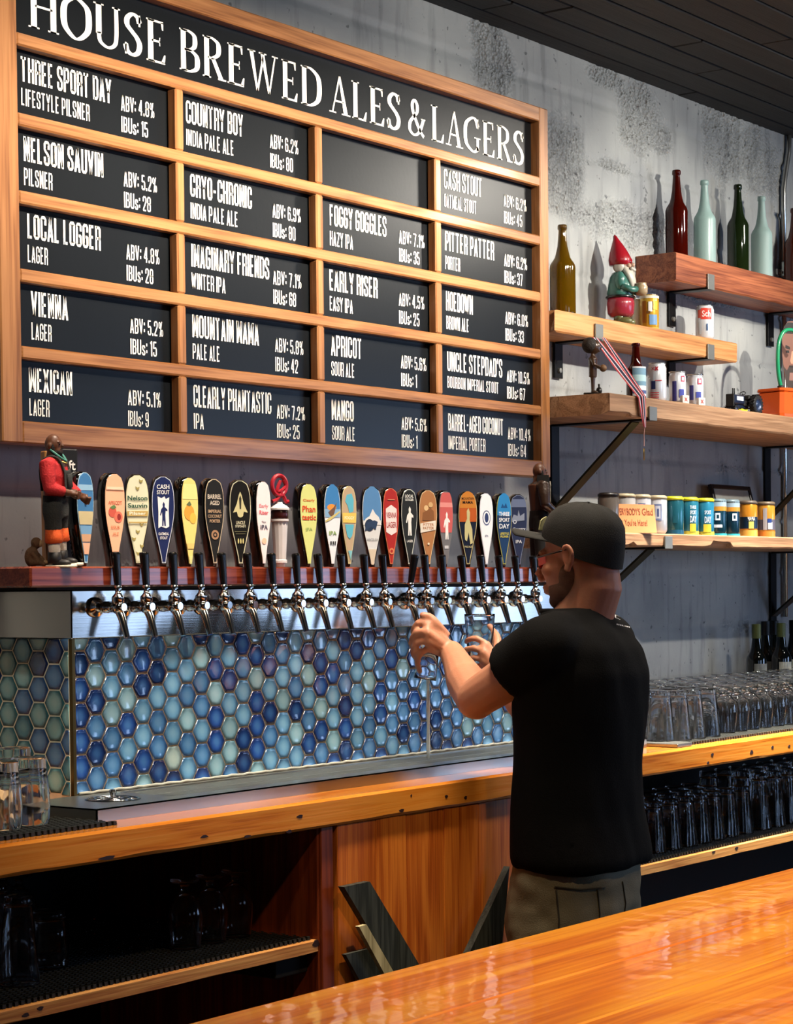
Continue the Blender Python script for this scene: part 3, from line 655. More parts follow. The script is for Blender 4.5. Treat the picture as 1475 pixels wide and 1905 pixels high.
ORD = ['first','second','third','fourth','fifth','sixth','seventh','eighth','ninth','tenth','eleventh','twelfth','thirteenth','fourteenth','fifteenth','sixteenth','seventeenth','eighteenth','nineteenth','last']
UNDER = ['apricot handle','cream hop handle','navy CASH STOUT handle','yellow mango handle','grey BARREL AGED handle','black UNCLE handle','white EARLY RISER handle','white column handle','yellow-green PHANTASTIC handle','snowboarder handle','tan and teal handle','snowy peak handle','red lager handle','brown PITTER PATTER handle','pink and grey handle','MOUNTAIN MAMA handle','white oval-portrait handle','THREE SPORT DAY handle','navy COUNTRY BOY handle','doll in dark jacket']
for i, (a, c) in enumerate(LP):
    t = F0 if i == 0 else copy_tree(F0)
    x = at_y(c, 1110, YT-.078).x
    t.location = (x, YT-.006, 1.517); t['label'] = 'chrome beer faucet with black lever, %s from the left, below the %s' % (ORD[i], UNDER[i])
    lv = [q for q in t.children if q.name.startswith('lever_handle')][0]
    # small real tilts: pushed back or leaning along the rail
    s_ = .59+(784-c)/FPX*.808; dx = (a-c)/(.808*(3628-c)/3.21*s_)
    if i != 12: lv.rotation_euler = (-.06, 0, 0); lv.location = (0, 0, 0); dx *= .35
    else: lv.rotation_euler = (.10, 0, 0); lv.location = (0, .0035, .007)
    me = lv.data
    lv.rotation_euler = (lv.rotation_euler[0], math.atan(dx/.075), 0)
    piv = Vector((0, -.072, .045)); R = lv.rotation_euler.to_matrix(); lv.location = piv-R @ piv
# ------------------------------------------------------------------ drip tray with rinser
TRX = 3.043
def stain(name, col):
    m = mat(name, col, .42, .7, .35, 9, .15, 40); return m
t = thing('drip_tray', 'long stainless drip tray with a round glass rinser under the faucets', 'drip tray', (4.2, -.39, 1.0812))
zt = ZTRAY-.001
b = MB(); b.box((TRX, YT-.242, 1.0812), (TX1+.01, YT-.239, zt)); b.box((TRX, YT-.242, 1.0812), (TRX+.003, YT-.0045, zt)); b.build('lip', bst2, t)
b = MB(); b.box((TRX, YT-.242, zt-.003), (TX1+.01, YT-.19, zt)); b.box((TRX, YT-.19, zt-.003), (TRX+.28, YT-.0045, zt)); b.box((TRX+.28, YT-.026, zt-.003), (TX1+.01, YT-.0045, zt)); b.build('rim', bst2, t)
b = MB(); b.box((TRX+.28, YT-.19, zt-.012), (TX1+.01, YT-.026, zt-.009)); b.build('basin', mat('tray_dark', '#3a3d3a', .4, .8), t)
b = MB(); x = TRX+.285
while x < TX1+.0:
    b.box((x, YT-.189, zt-.006), (x+.0045, YT-.027, zt-.0035)); x += .0085
for yy in (-.185, -.11, -.032): b.box((TRX+.281, YT+yy-.002, zt-.0062), (TX1+.01, YT+yy+.002, zt-.003))
o = b.build('grate', stain('grate_steel', '#858a86'), t, kind='stuff')
rc = at_z(210, 1487, zt); b = MB(); b.lathe([(.0, .0012), (.058, .0012), (.060, .0005), (.060, -.002)], (rc.x, rc.y, zt), 32); rd = b.build('rinser_dish', mat('rinser_dark', '#3b3d39', .25, .9), t)
for rr in (.022, .038, .054):
    b = MB(); b.tube([(rc.x+rr*math.cos(a*PI/16), rc.y+rr*math.sin(a*PI/16), zt+.002) for a in range(32)], .0013, 6, closed=True); b.build('rinser_ring', chrome, rd, True)
for k in range(6):
    a = k*PI/3; b = MB(); b.tube([(rc.x+.01*math.cos(a), rc.y+.01*math.sin(a), zt+.002), (rc.x+.054*math.cos(a), rc.y+.054*math.sin(a), zt+.002)], .0013, 6); b.build('rinser_spoke', chrome, rd, True)
b = MB(); b.lathe([(.009, .001), (.009, .004), (.006, .006), (.0065, .013), (.0085, .017), (.006, .021), (0, .022)], (rc.x, rc.y, zt), 14); autosmooth(b.build('rinser_nozzle', chrome, rd))
# ------------------------------------------------------------------ tap handle paddles standing on the ledge
def flat(hexc, rough=.55):
    return mat('print_'+hexc.strip('#'), hexc, rough, 0, .04, 40, spec=.3)
def pw(v):   # half width along height
    P = [(0, .26), (.06, .30), (.2, .50), (.4, .80), (.55, .96), (.66, 1.0), (.8, .97), (.9, .86), (.96, .70), (.99, .48), (1, .30)]
    for (a, x), (c, y) in zip(P, P[1:]):
        if v <= c: return x+(y-x)*(v-a)/(c-a)
    return .3
def outline(H, Wd, inset=0, v0=0.0, n=26):
    vs = []
    for i in range(n+1):
        v = i/n; v = v**.8 if False else v
        z = inset+v0*H+(H-2*inset-v0*H)*v
        vs.append((max(.0015, Wd*pw(v)-inset), z))
    return [(x, z) for x, z in vs]+[(-x, z) for x, z in vs[::-1]]
PHT, PWD, PTH = .205, .0285, .036
glossb = mat('gloss_black', '#070707', .08, 0, .05, 20, coat=.6)
def body_mesh(parent):
    b = MB(); rings = []
    for ins, y in ((.006, .0), (.0012, .004), (0, .010), (0, PTH-.012), (.002, PTH-.004), (.009, PTH)):
        rings.append([(x, y, z) for x, z in outline(PHT, PWD, ins)])
    b.loft(rings); return autosmooth(b.build('body', glossb, None), 50)
BODY = None
def paddle(px, wpx, top, bg, border, items, label, dark=False, body_h=PHT, group='tap handles lined up on the wooden ledge'):
    global BODY
    yp = -.315; S = .808*(3628-px)/(yp+3.56)*1.0
    base = at_y(px, 1050, yp)
    want = max(-1, min(1, wpx/(S*2*(PWD-.003)*1.0)))
    va = math.atan2(base.x, 3.56+yp)                     # view direction angle from +y
    a = math.acos(min(.98, want))                        # face normal to view angle
    rz = -(va-a)                                         # turn towards the viewer
    t = thing('beer_paddle', label, 'tap handle', (base.x, yp, 1.6055), rz, group)
    t.scale = (1, 1, 1)
    if BODY is None:
        BODY = body_mesh(None).data; bpy.data.objects.remove(bpy.data.objects['body'] if 'body' in bpy.data.objects and bpy.data.objects['body'].data == BODY else [o for o in bpy.data.objects if o.data == BODY][0])
    o = link('body', BODY, t)
    Hh = PHT
    def add(nm, q, c, par): me = q.mesh(nm, flat(c)); return link(nm, me, par)
    if border:
        q = MB(); q.prism(outline(Hh, PWD, .0028, .025), -.0008, .0001); add('label_border', q, border, t)
        q = MB(); q.prism(outline(Hh, PWD, .0043, .035), -.0013, -.0007); lb = add('label_panel', q, bg, t)
    else:
        q = MB(); q.prism(outline(Hh, PWD, .003, .025), -.0013, .0001); lb = add('label_panel', q, bg, t)
    byc = {}
    lay = {}
    for k, it in enumerate(items):
        c = it[-1]; y = -.0018-.00012*k
        q = byc.setdefault((c, 'lettering' if it[0] == 't' else 'printed_shape', k), MB())
        if it[0] == 't': _, s, u, v, w, h, _c = it; q.text(s, (u-w/2)*PWD, v*Hh-h*Hh/2, w*PWD, h*Hh, y, .02)
        elif it[0] == 'r':
            _, u0, v0, u1, v1, _c = it
            # clipped to the outline of the panel
            n = 8; L_ = []; R_ = []
            for i in range(n+1):
                v = v0+(v1-v0)*i/n; m = max(.001, PWD*pw(v)-.0047); L_.append((max(-m, u0*PWD), v*Hh)); R_.append((min(m, u1*PWD), v*Hh))
            q.prism(R_+L_[::-1], y, y+.0004)
        elif it[0] == 'e':
            _, u, v, a_, b_, _c = it; q.prism([(u*PWD+a_*PWD*math.cos(2*PI*i/18), v*Hh+b_*Hh*math.sin(2*PI*i/18)) for i in range(18)], y, y+.0004)
        elif it[0] == 'p': q.prism([(u*PWD, v*Hh) for u, v in it[1]], y, y+.0004)
    for (c, nm, _k), q in byc.items(): add(nm, q, c, lb)
    return t
def man_fig(u, v, s, c):   # small standing figure printed on a label
    P = [(-.10,0),(.0,0),(.04,.16),(.09,0),(.2,0),(.16,.3),(.2,.42),(.34,.40),(.34,.45),(.2,.5),(.12,.52),(.14,.60),(.05,.66),(-.04,.60),(-.02,.52),(-.16,.46),(-.26,.30),(-.2,.28),(-.1,.38),(-.08,.25)]
    return ('p', [(u+a*s*2.0, v+b*s*.80) for a, b in P], c)
MTN = lambda v, h, c: ('p', [(-.85, v), (.85, v), (.6, v+h*.5), (.3, v+h*.7), (.05, v+h), (-.25, v+h*.55), (-.6, v+h*.4)], c)
def hops(c):
    out = []
    for k in range(11):
        v = .12+.078*k; u = .35*math.sin(k*2.1)
        if .47 < v < .78: continue
        out.append(('p', [(u, v), (u+.13, v+.02), (u+.16, v+.04), (u, v+.03), (u-.16, v+.045), (u-.13, v+.02)], c))
    return out
PAD = [
 (160, 30, 0, '#3f76a8', '#9fc4d8', [('r',-1,.80,1,.86,'#8fb7d2'),('r',-1,.44,1,.58,'#c7b98e'),('r',-1,.34,1,.43,'#6f9bc0'),('r',-1,.26,1,.34,'#c59a78'),('r',-1,.13,1,.25,'#d7a98c'),('e',0,.66,.12,.02,'#22507c')], 'blue striped tap handle half hidden behind the doll in overalls'),
 (215, 36, 0, '#efb491', None, [('t','APRICOT',0,.68,1.25,.042,'#c86c50'),('e',-.25,.58,.36,.055,'#c75a49'),('e',.28,.53,.38,.06,'#d9705a'),('e',.33,.53,.17,.035,'#8d2f2a'),('p',[(-.5,.63),(-.1,.66),(.1,.63),(-.2,.61)],'#5f7d4c'),('t','SOUR',0,.42,.8,.036,'#d0825e'),('t','ALE',0,.35,.55,.034,'#d0825e'),('r',-1,.03,1,.12,'#e89b52'),('r',-1,.82,1,.85,'#f6cdb0')], 'peach-pink tap handle printed APRICOT SOUR ALE'),
 (257, 46, 0, '#e2e1c4', '#d9d6b0', hops('#a79a5c')+[('t','Nelson',0,.74,1.55,.052,'#27523f'),('t','Sauvin',0,.66,1.5,.05,'#27523f'),('r',-1,.545,1,.60,'#c2a561'),('t','Pilsner',0,.575,1.3,.036,'#f6f2e0'),('r',-1,.47,1,.485,'#c2a561')], 'cream tap handle with green lettering Nelson Sauvin Pilsner'),
 (305, 46, 0, '#17265a', '#c3cbd8', [('t','CASH',0,.875,1.0,.05,'#f4f4f4'),('t','STOUT',0,.815,1.0,.045,'#f4f4f4'),('p',[(-.42,.42),(-.2,.44),(.2,.42),(.45,.44),(.42,.62),(.48,.76),(.2,.74),(.1,.77),(-.15,.75),(-.45,.77),(-.4,.6)],'#eceef2'),man_fig(-.02,.445,.50,'#17265a'),('t','OATMEAL',0,.36,.85,.03,'#f4f4f4'),('t','STOUT',0,.315,.6,.03,'#f4f4f4')], 'navy tap handle printed CASH STOUT with a standing silhouette'),
 (354, 30, 0, '#e7cf7c', None, [('r',-1,.75,1,.92,'#d6da8e'),('e',-.1,.60,.55,.085,'#d99b3c'),('e',.3,.54,.36,.06,'#e9b64c'),('p',[(-.4,.69),(-.05,.73),(.15,.69),(-.1,.67)],'#5d6b48'),('r',-1,.2,1,.26,'#dfbf72'),('r',-1,.03,1,.12,'#d8d58c')], 'yellow tap handle with a painted mango'),
 (400, 35, 0, '#1c1c1c', '#c8b79b', [('t','BARREL',0,.79,1.3,.052,'#cfc4b4'),('t','AGED',0,.72,.9,.05,'#cfc4b4'),('t','IMPERIAL',0,.625,1.25,.036,'#b99c7c'),('t','COCONUT',0,.57,1.3,.036,'#b99c7c'),('t','PORTER',0,.515,1.0,.036,'#b99c7c'),('e',0,.36,.36,.055,'#a67f60'),('e',0,.36,.2,.03,'#1c1c1c'),('e',0,.36,.1,.015,'#a67f60')], 'charcoal tap handle printed BARREL AGED IMPERIAL COCONUT PORTER'),
 (448, 39, 0, '#0e0e0d', '#d8d5b8', [('p',[(-.62,.62),(-.3,.72),(-.12,.82),(0,.86),(.12,.82),(.3,.72),(.62,.62),(.3,.63),(.2,.58),(0,.6),(-.2,.58),(-.3,.63)],'#cfc99a'),('p',[(-.06,.66),(.06,.66),(.1,.78),(0,.82),(-.1,.78)],'#2a2a22'),('e',0,.595,.24,.03,'#cfc99a'),('t','UNCLE',0,.505,.75,.038,'#d8d5b8'),('t',"STEPDAD'S",0,.465,.9,.028,'#d8d5b8'),('r',-.5,.40,.5,.405,'#8b8868'),('r',-.4,.375,.4,.38,'#8b8868'),('e',-.2,.295,.06,.03,'#d8cf8a'),('e',0,.295,.06,.03,'#d8cf8a'),('e',.2,.295,.06,.03,'#d8cf8a')], "black tap handle with a cream winged emblem and UNCLE STEPDAD'S"),
 (491, 26, 0, '#eedfdf', None, [('t','Early',0,.70,1.15,.055,'#e0888c'),('t','Riser',0,.63,1.15,.05,'#d9656e'),('t','Easy',0,.52,.5,.024,'#4a4a5a'),('t','IPA',0,.46,.9,.055,'#4a4a5a'),('e',0,.3,.3,.035,'#edbfa2')], 'pale pink-white tap handle printed Early Riser IPA'),
 None,
 (575, 31, 0, '#d3d887', None, [('t','Clearly',0,.79,1.25,.04,'#d56a35'),('t','Phan',0,.69,1.4,.075,'#d8522b'),('t','tastic',0,.59,1.5,.065,'#d8522b'),('t','IPA',0,.45,.7,.035,'#8ba25c')], 'yellow-green tap handle with orange lettering Clearly Phantastic'),
 (619, 30, 0, '#e3e6ea', None, [('r',-1,.66,1,1,'#3f7fb9'),('r',-1,.6,1,.7,'#86aed0'),('e',-.1,.72,.5,.04,'#e1933e'),('p',[(-.5,.66),(.1,.72),(.45,.78),(.2,.66),(.0,.6),(-.3,.62)],'#6d5343'),('p',[(-.8,.54),(-.2,.57),(.8,.66),(.8,.68),(-.3,.6),(-.8,.56)],'#cdbd76'),('t','IPA',0,.41,.8,.05,'#7fa04e'),('r',-.3,.27,-.15,.31,'#3a3a3a'),('r',-.05,.27,.1,.31,'#3a3a3a'),('r',.18,.27,.3,.31,'#3a3a3a')], 'blue and white tap handle with a painted snowboarder'),
 (650, 27, 0, '#b9a080', '#d6cc9a', [('p',[(-.2,.75),(0,.66),(.5,.68),(.55,.82),(.3,.9),(-.3,.88),(-.5,.8)],'#5fb0c2'),('r',-1,.54,1,.66,'#e8c25e'),('t','FOGGY',0,.6,1.2,.04,'#f6ecc4'),('p',[(-.55,.52),(.55,.52),(.3,.38),(0,.34),(-.3,.38)],'#5fb0c2'),('p',[(-.2,.2),(.3,.2),(.1,.08)],'#7db7bd')], 'tan tap handle with teal shapes and a yellow FOGGY band'),
 (693, 43, 0, '#e9eef2', None, [('r',-1,.58,1,1,'#5f95cd'),MTN(.52,.2,'#f3f5f6'),('e',-.25,.52,.42,.075,'#2c3f5a'),('p',[(-.7,.44),(-.1,.5),(.3,.46),(.5,.56),(.2,.58),(-.5,.55)],'#34496a'),('t','WINTER IPA',0,.34,1.0,.03,'#9aa0a6'),('r',-1,.03,1,.22,'#e6d9c4')], 'blue and white tap handle with a painted snowy peak'),
 (728, 29, 0, '#a82a26', '#d97a52', [('p',[(-.6,.44),(0,.40),(.6,.44),(.62,.73),(0,.78),(-.62,.73)],'#e9d9d6'),('t','VIENNA',0,.65,1.15,.07,'#9a2a2a'),('t','LAGER',0,.53,1.1,.075,'#9a2a2a'),('e',0,.2,.28,.04,'#d58456'),('e',0,.2,.14,.02,'#a82a26'),('r',-.4,.84,.4,.85,'#e0a078')], 'red tap handle printed VIENNA LAGER on a pale hexagon'),
 (762, 29, 0, '#232524', '#cfd3c8', [('t','LOCAL',0,.90,.95,.04,'#e2e4dc'),('t','LOGGER',0,.855,.95,.03,'#e2e4dc'),man_fig(-.05,.40,.70,'#e6e6df'),('t','LAGER',0,.33,.7,.03,'#e2e4dc')], 'black tap handle printed LOCAL LOGGER with a white standing logger'),
 (797, 33, 0, '#b07a4e', '#d8c39c', [('e',-.2,.76,.22,.035,'#e0bf8e'),('e',.25,.80,.22,.035,'#d7b27e'),('p',[(-.6,.6),(.6,.6),(.55,.72),(.2,.76),(-.2,.72),(-.55,.7)],'#8b5c38'),('p',[(-.8,.44),(.75,.48),(.75,.6),(-.8,.56)],'#ece4d6'),('t','PITTER',0,.545,1.1,.035,'#b7794c'),('t','PATTER',0,.50,1.1,.035,'#b7794c'),('e',0,.3,.1,.015,'#efe0c4')], 'brown tap handle with a white PITTER PATTER ribbon'),
 (830, 26, 0, '#6e6c6e', None, [('r',-1,.45,1,.97,'#c45a56'),('r',-1,.78,1,.84,'#dd8e86'),man_fig(0,.36,.68,'#ece6e2'),('r',-.25,.24,.25,.28,'#bfc0c4')], 'pink and grey tap handle with a small white figure'),
 (871, 41, 0, '#16213a', '#cfc693', [('r',-1,.6,1,1,'#c8632c'),('r',-1,.78,1,1,'#d98c3a'),('t','MOUNTAIN',0,.905,1.2,.035,'#2a1714'),('t','MAMA',0,.855,1.0,.04,'#2a1714'),('p',[(-.3,.36),(-.12,.34),(.05,.46),(.2,.3),(.45,.32),(.4,.5),(.15,.62),(.2,.72),(.05,.78),(-.12,.74),(-.1,.64),(-.32,.56),(-.34,.42)],'#d6cf9a'),('t','PALE ALE',0,.27,.7,.025,'#d6cf9a')], 'orange and black tap handle printed MOUNTAIN MAMA with a cream figure'),
 (905, 25, 0, '#eceef2', '#c9ccd8', [('e',0,.66,.52,.10,'#4a5680'),('e',0,.66,.44,.085,'#eceef2'),('e',0,.66,.26,.065,'#2c3a66'),('t','IPA',0,.42,.4,.03,'#6c7490')], 'white tap handle with a navy oval portrait'),
 (938, 28, 0, '#1b3a63', '#b8b45c', [('r',-1,.7,1,1,'#2f86c4'),('p',[(-.4,.80),(-.2,.86),(0,.82),(.2,.87),(.4,.8)],'#1c4c80'),('t','THREE',0,.72,1.25,.055,'#eef2f6'),('t','SPORT',0,.64,1.25,.055,'#eef2f6'),('t','DAY',0,.555,1.2,.065,'#eef2f6'),('t','LIFESTYLE',0,.455,1.0,.03,'#d3c84a'),('t','PILSNER',0,.415,.95,.03,'#d3c84a')], 'blue tap handle printed THREE SPORT DAY with yellow small print'),
 (965, 32, 0, '#2a3454', '#76809a', [('r',-1,.82,1,.93,'#6d7b9c'),('p',[(-.7,.66),(-.5,.72),(-.1,.70),(.0,.78),(.15,.70),(.6,.74),(.6,.64),(-.7,.62)],'#8e98ae'),('e',-.4,.62,.2,.028,'#c3c9d4'),('e',-.4,.62,.1,.014,'#2a3454'),('t','Country',.05,.52,1.3,.045,'#dfe3ea'),('t','Boy',.05,.445,.6,.045,'#dfe3ea'),('t','IPA',0,.35,.65,.045,'#dfe3ea')], 'navy tap handle printed Country Boy IPA, last before the man'),
]
for p in PAD:
    if p: paddle(*p)
# the column handle with a red letter
cx = at_y(527, 1050, -.315)
t = thing('beer_paddle', 'white fluted column tap handle topped with a red letter R', 'tap handle', (cx.x, -.305, 1.6055), -.25, 'tap handles lined up on the wooden ledge')
cw = mat('column_white', '#d9d3d4', .4)
b = MB()
n = 36; rings = []
for z, r in ((0, .012), (.010, .012), (.010, .017), (.016, .017), (.018, .0145), (.108, .0195), (.110, .022), (.115, .022)):
    rings.append([((r-(.0012 if (i % 3 == 0 and .017 < z < .109) else 0))*math.cos(2*PI*i/n), (r-(.0012 if (i % 3 == 0 and .017 < z < .109) else 0))*math.sin(2*PI*i/n), z) for i in range(n)])
b.loft(rings); link('column', b.mesh('column', cw), t)
b = MB(); b.lathe([(.019, .115), (.021, .118), (.021, .134), (.019, .137)], n=28); link('dark_band', autosmooth(bpy.data.objects.new('x', b.mesh('dark_band', mat('maroon_band', '#3a1210', .3)))).data, t)
b = MB(); b.lathe([(.024, .137), (.024, .141), (.018, .147), (.008, .152), (.007, .156)], n=28); link('cap', b.mesh('cap', cw), t)
rr = mat('letter_red', '#a51c2a', .35, coat=.3)
b = MB()
b.tube([(.022*math.cos(a)*.95, 0, .196+.024*math.sin(a)) for a in [2*PI*i/22 for i in range(22)]], .0055, 8, closed=True)
b.tube(catmull([(.012, 0, .210), (.019, 0, .196), (.006, 0, .184), (-.006, 0, .182), (-.002, 0, .196), (.004, 0, .208)], 5), .0045, 8)
b.tube(catmull([(.004, 0, .186), (.004, 0, .175), (-.008, 0, .162), (-.021, 0, .157)], 5), .0048, 8)
b.tube(catmull([(.004, 0, .180), (.014, 0, .168), (.019, 0, .158), (.027, 0, .158)], 5), .0048, 8)
link('letter', b.mesh('letter', rr), t)
for o in t.children:
    for q in o.data.polygons: q.use_smooth = True
    o.data.set_sharp_from_angle(angle=.7)
# ------------------------------------------------------------------ back counter and cabinets
fir = wood('fir_counter', '#a95510', '#dd8c34', 'X', .22, .55, .9, .12, mid='#d37a22')
firz = wood('fir_panel', '#94400c', '#d67a28', 'Z', .35, .25, .9, .12, mid='#b95c1a')
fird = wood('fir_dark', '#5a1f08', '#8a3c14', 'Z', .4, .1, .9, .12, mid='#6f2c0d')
knot = mat('dark_knot', '#2a0f06', .6)
YCF = -.62; ZC = 1.081; ZCB = 1.017
def knots(parent, pts, yf):
    for (px, py, a, bb) in pts:
        p = at_y(px, py, yf); rn = random.Random(px)
        q = MB(); q.prism([(p.x+a*math.cos(t_)*(1+.25*math.sin(3*t_+px)), p.z+bb*math.sin(t_)) for t_ in [2*PI*i/14 for i in range(14)]], yf-.0006, yf+.002); q.build('knot', knot, parent)
def countertop(x0, x1, label):
    b = MB(); n = int((x1-x0)/.03); rn = random.Random(int(x0*10)); rings = []
    for i in range(n+1):
        x = x0+(x1-x0)*i/n; e = .0035*max(0, noise.noise(Vector((x*6, 0, 3))))*1.5
        rings.append([(x, YCF+.006, ZC), (x, YCF, ZC-.006), (x, YCF, ZCB+.006+e), (x, YCF+.006+e, ZCB), (x, YW-.002, ZCB), (x, YW-.002, ZC)])
    b.loft(rings); return b.build('countertop', fir, label=label, cat='countertop')
ct = countertop(2.1, 9.3, 'thick orange fir countertop with knots running along the back wall')
knots(ct, [(200,1596,.022,.004),(380,1556,.011,.003),(460,1556,.011,.003),(558,1519,.010,.004),(538,1547,.009,.004),(747,1508,.009,.004),(830,1482,.006,.004),(866,1484,.006,.0045),(765,1480,.003,.003),(1325,1404,.008,.005),(1317,1419,.007,.004),(1398,1399,.01,.006),(1437,1390,.008,.005),(1468,1388,.008,.004)], YCF)
# cabinet carcass below: left bay | plank front | right bay
XA, XB, XC, XD = 2.1, 3.693, 5.02, 9.2; ZSH = .763
blk = mat('cabinet_black', '#0a0908', .8)
t = thing('back_bar_cabinet', 'long fir cabinet under the back counter, two open bays and a plank front', 'cabinet', (4.6, -.3, 0))
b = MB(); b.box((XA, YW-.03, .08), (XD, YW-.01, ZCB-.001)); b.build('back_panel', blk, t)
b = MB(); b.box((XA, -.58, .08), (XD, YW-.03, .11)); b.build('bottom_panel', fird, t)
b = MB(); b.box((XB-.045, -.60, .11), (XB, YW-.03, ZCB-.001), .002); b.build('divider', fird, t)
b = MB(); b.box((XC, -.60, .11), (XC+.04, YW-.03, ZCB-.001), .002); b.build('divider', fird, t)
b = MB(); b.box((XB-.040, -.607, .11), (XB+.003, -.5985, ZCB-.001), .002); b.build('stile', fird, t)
xs = [at_y(p, 1600, -.61).x for p in (627, 699, 756, 825, 890)]+[4.52, 4.7, 4.86, XC+.04]
for a, c in zip(xs, xs[1:]):
    q = MB(); dy = random.uniform(0, .0015); q.box((a+.0008, -.610-dy, .08), (c-.0008, -.592, ZCB-.001), .0015); q.build('front_plank', firz, t)
def under_shelf(x0, x1, nm, lab):
    b = MB(); n = 40; rings = []
    for i in range(n+1):
        x = x0+(x1-x0)*i/n; e = .004*max(0, noise.noise(Vector((x*5, 0, 13))))*1.5
        rings.append([(x, -.598, ZSH), (x, -.60, ZSH-.002), (x, -.60, ZSH-.027+e), (x, -.598, ZSH-.028+e*.5), (x, YW-.03, ZSH-.028), (x, YW-.03, ZSH)])
    b.loft(rings); return b.build(nm, wood('shelf_fir', '#9a5a22', '#d39a55', 'X', .45, .1, .9, .2, mid='#b97b3a'), t, label=lab)
s1 = under_shelf(XA, XB-.047, 'shelf', None); s2 = under_shelf(XC+.042, XD, 'shelf', None)
knots(s1, [(75,1876,.008,.004),(48,1888,.009,.004),(588,1755,.012,.008)], -.60); knots(s2, [(1327,1585,.010,.003),(1370,1578,.01,.004)], -.60)
b = MB(); b.box((XB-.16, -.57, ZSH-.075), (XB-.047, YW-.03, ZSH-.029), .002); b.build('shelf_cleat', blk, t)
# rubber mats
rub = mat('black_rubber', '#15160f', .55, 0, .25, 40, .2, 200)
def mat_obj(x0, x1, y0, y1, z, label, group=None, pitch=.0105):
    t_ = thing('bar_mat', label, 'bar mat', ((x0+x1)/2, (y0+y1)/2, z))
    b = MB(); b.box((x0, y0, z+.0005), (x1, y1, z+.0035)); b.build('sheet', rub, t_)
    b = MB(); x = x0+.003
    while x < x1-.006:
        b.box((x, y0-.004, z+.0005), (x+pitch*.55, y0+.002, z+.0085)); x += pitch
    b.build('edge_scallops', rub, t_, kind='stuff')
    b = MB(); y = y0+.006
    r = 0
    while y < y1-.004:
        x = x0+.004+(pitch/2 if r % 2 else 0)
        while x < x1-.006:
            b.add([(x, y, z+.0075), (x+pitch*.6, y, z+.0075), (x+pitch*.6, y+pitch*.6, z+.0075), (x, y+pitch*.6, z+.0075), (x, y, z+.0035), (x+pitch*.6, y, z+.0035)], [(0,1,2,3), (4,5,1,0)]); x += pitch
        y += pitch; r += 1
    b.build('nubs', rub, t_, kind='stuff'); return t_
mat_obj(2.35, TRX-.004, -.575, -.04, ZC, 'black rubber bar mat on the counter left of the drip tray', pitch=.016)
xr = at_z(1228, 1385, ZC).x
mat_obj(xr, 7.9, -.575, YW-.03, ZC, 'black rubber bar mat on the right counter under the stemmed glasses', pitch=.016)
mat_obj(2.5, XB-.06, -.585, YW-.06, ZSH, 'black rubber bar mat on the lower left cabinet shelf', pitch=.016)
mat_obj(XC+.06, 7.7, -.585, YW-.06, ZSH, 'black rubber bar mat on the lower right cabinet shelf', pitch=.016)
# steel end block of the counter right of the man
p = at_z(1193, 1390, ZC)
b = MB(); b.box((5.30, -.60, ZC+.0005), (xr-.006, -.05, ZC+.012), .002); b.build('steel_plate', bst2, label='flat stainless plate on the counter just right of the man', cat='plate')
# leaning dark boards in front of the plank front
dk = wood('charred_board', '#14170f', '#3c4038', 'Z', .6, 0, 1.6, .4, mid='#22261c')
cr = wood('cream_board', '#8c8258', '#c9bf90', 'Z', .6, 0, 1.6, .3)
def lean(corners, yf, th, m, label, nm='board'):
    P = [at_y(x, y, yf) for x, y in corners]; b = MB()
    b.prism([(p.x, p.z) for p in P], yf, yf+th)
    return b.build(nm, m, label=label, cat='board', group='dark boards leaning on the cabinet front')
lean([(820,1862),(771,1871),(640,1650),(688,1640)], -.645, .018, dk, 'charred dark board leaning against the orange cabinet front, longest')
lean([(748,1835),(733,1845),(668,1724),(682,1720)], -.665, .012, cr, 'thin cream stick leaning across the charred boards')
lean([(742,1853),(690,1862),(643,1776),(692,1763)], -.642, .012, dk, 'short charred dark board low behind the cream stick')
lean([(930,1805),(858,1805),(912,1690),(948,1612)], -.65, .018, dk, 'dark board leaning beside the man on his left')
# ------------------------------------------------------------------ foreground bar
barw = wood('bar_fir', '#cc5e00', '#ffa226', 'X', .45, .55, .55, .05, mid='#ea7c08', coatr=.04, warp=.10, rings=10)
ZB_ = 1.08
t = thing('bar_counter', 'glossy varnished orange fir bar top in the foreground', 'bar top', (2.6, -2.3, ZB_-.07))
ys = [-1.998, -2.20, -2.36, -2.62]
for k, (a, c) in enumerate(zip(ys, ys[1:])):
    q = MB(); q.box((.6, c+.0006, ZB_-.07), (4.3, a-.0006, ZB_), .003 if k else .004); q.build('plank', barw, t)
q = MB(); q.box((.65, -2.5, 0), (4.25, -2.42, ZB_-.07)); q.build('bar_front', firz, t)
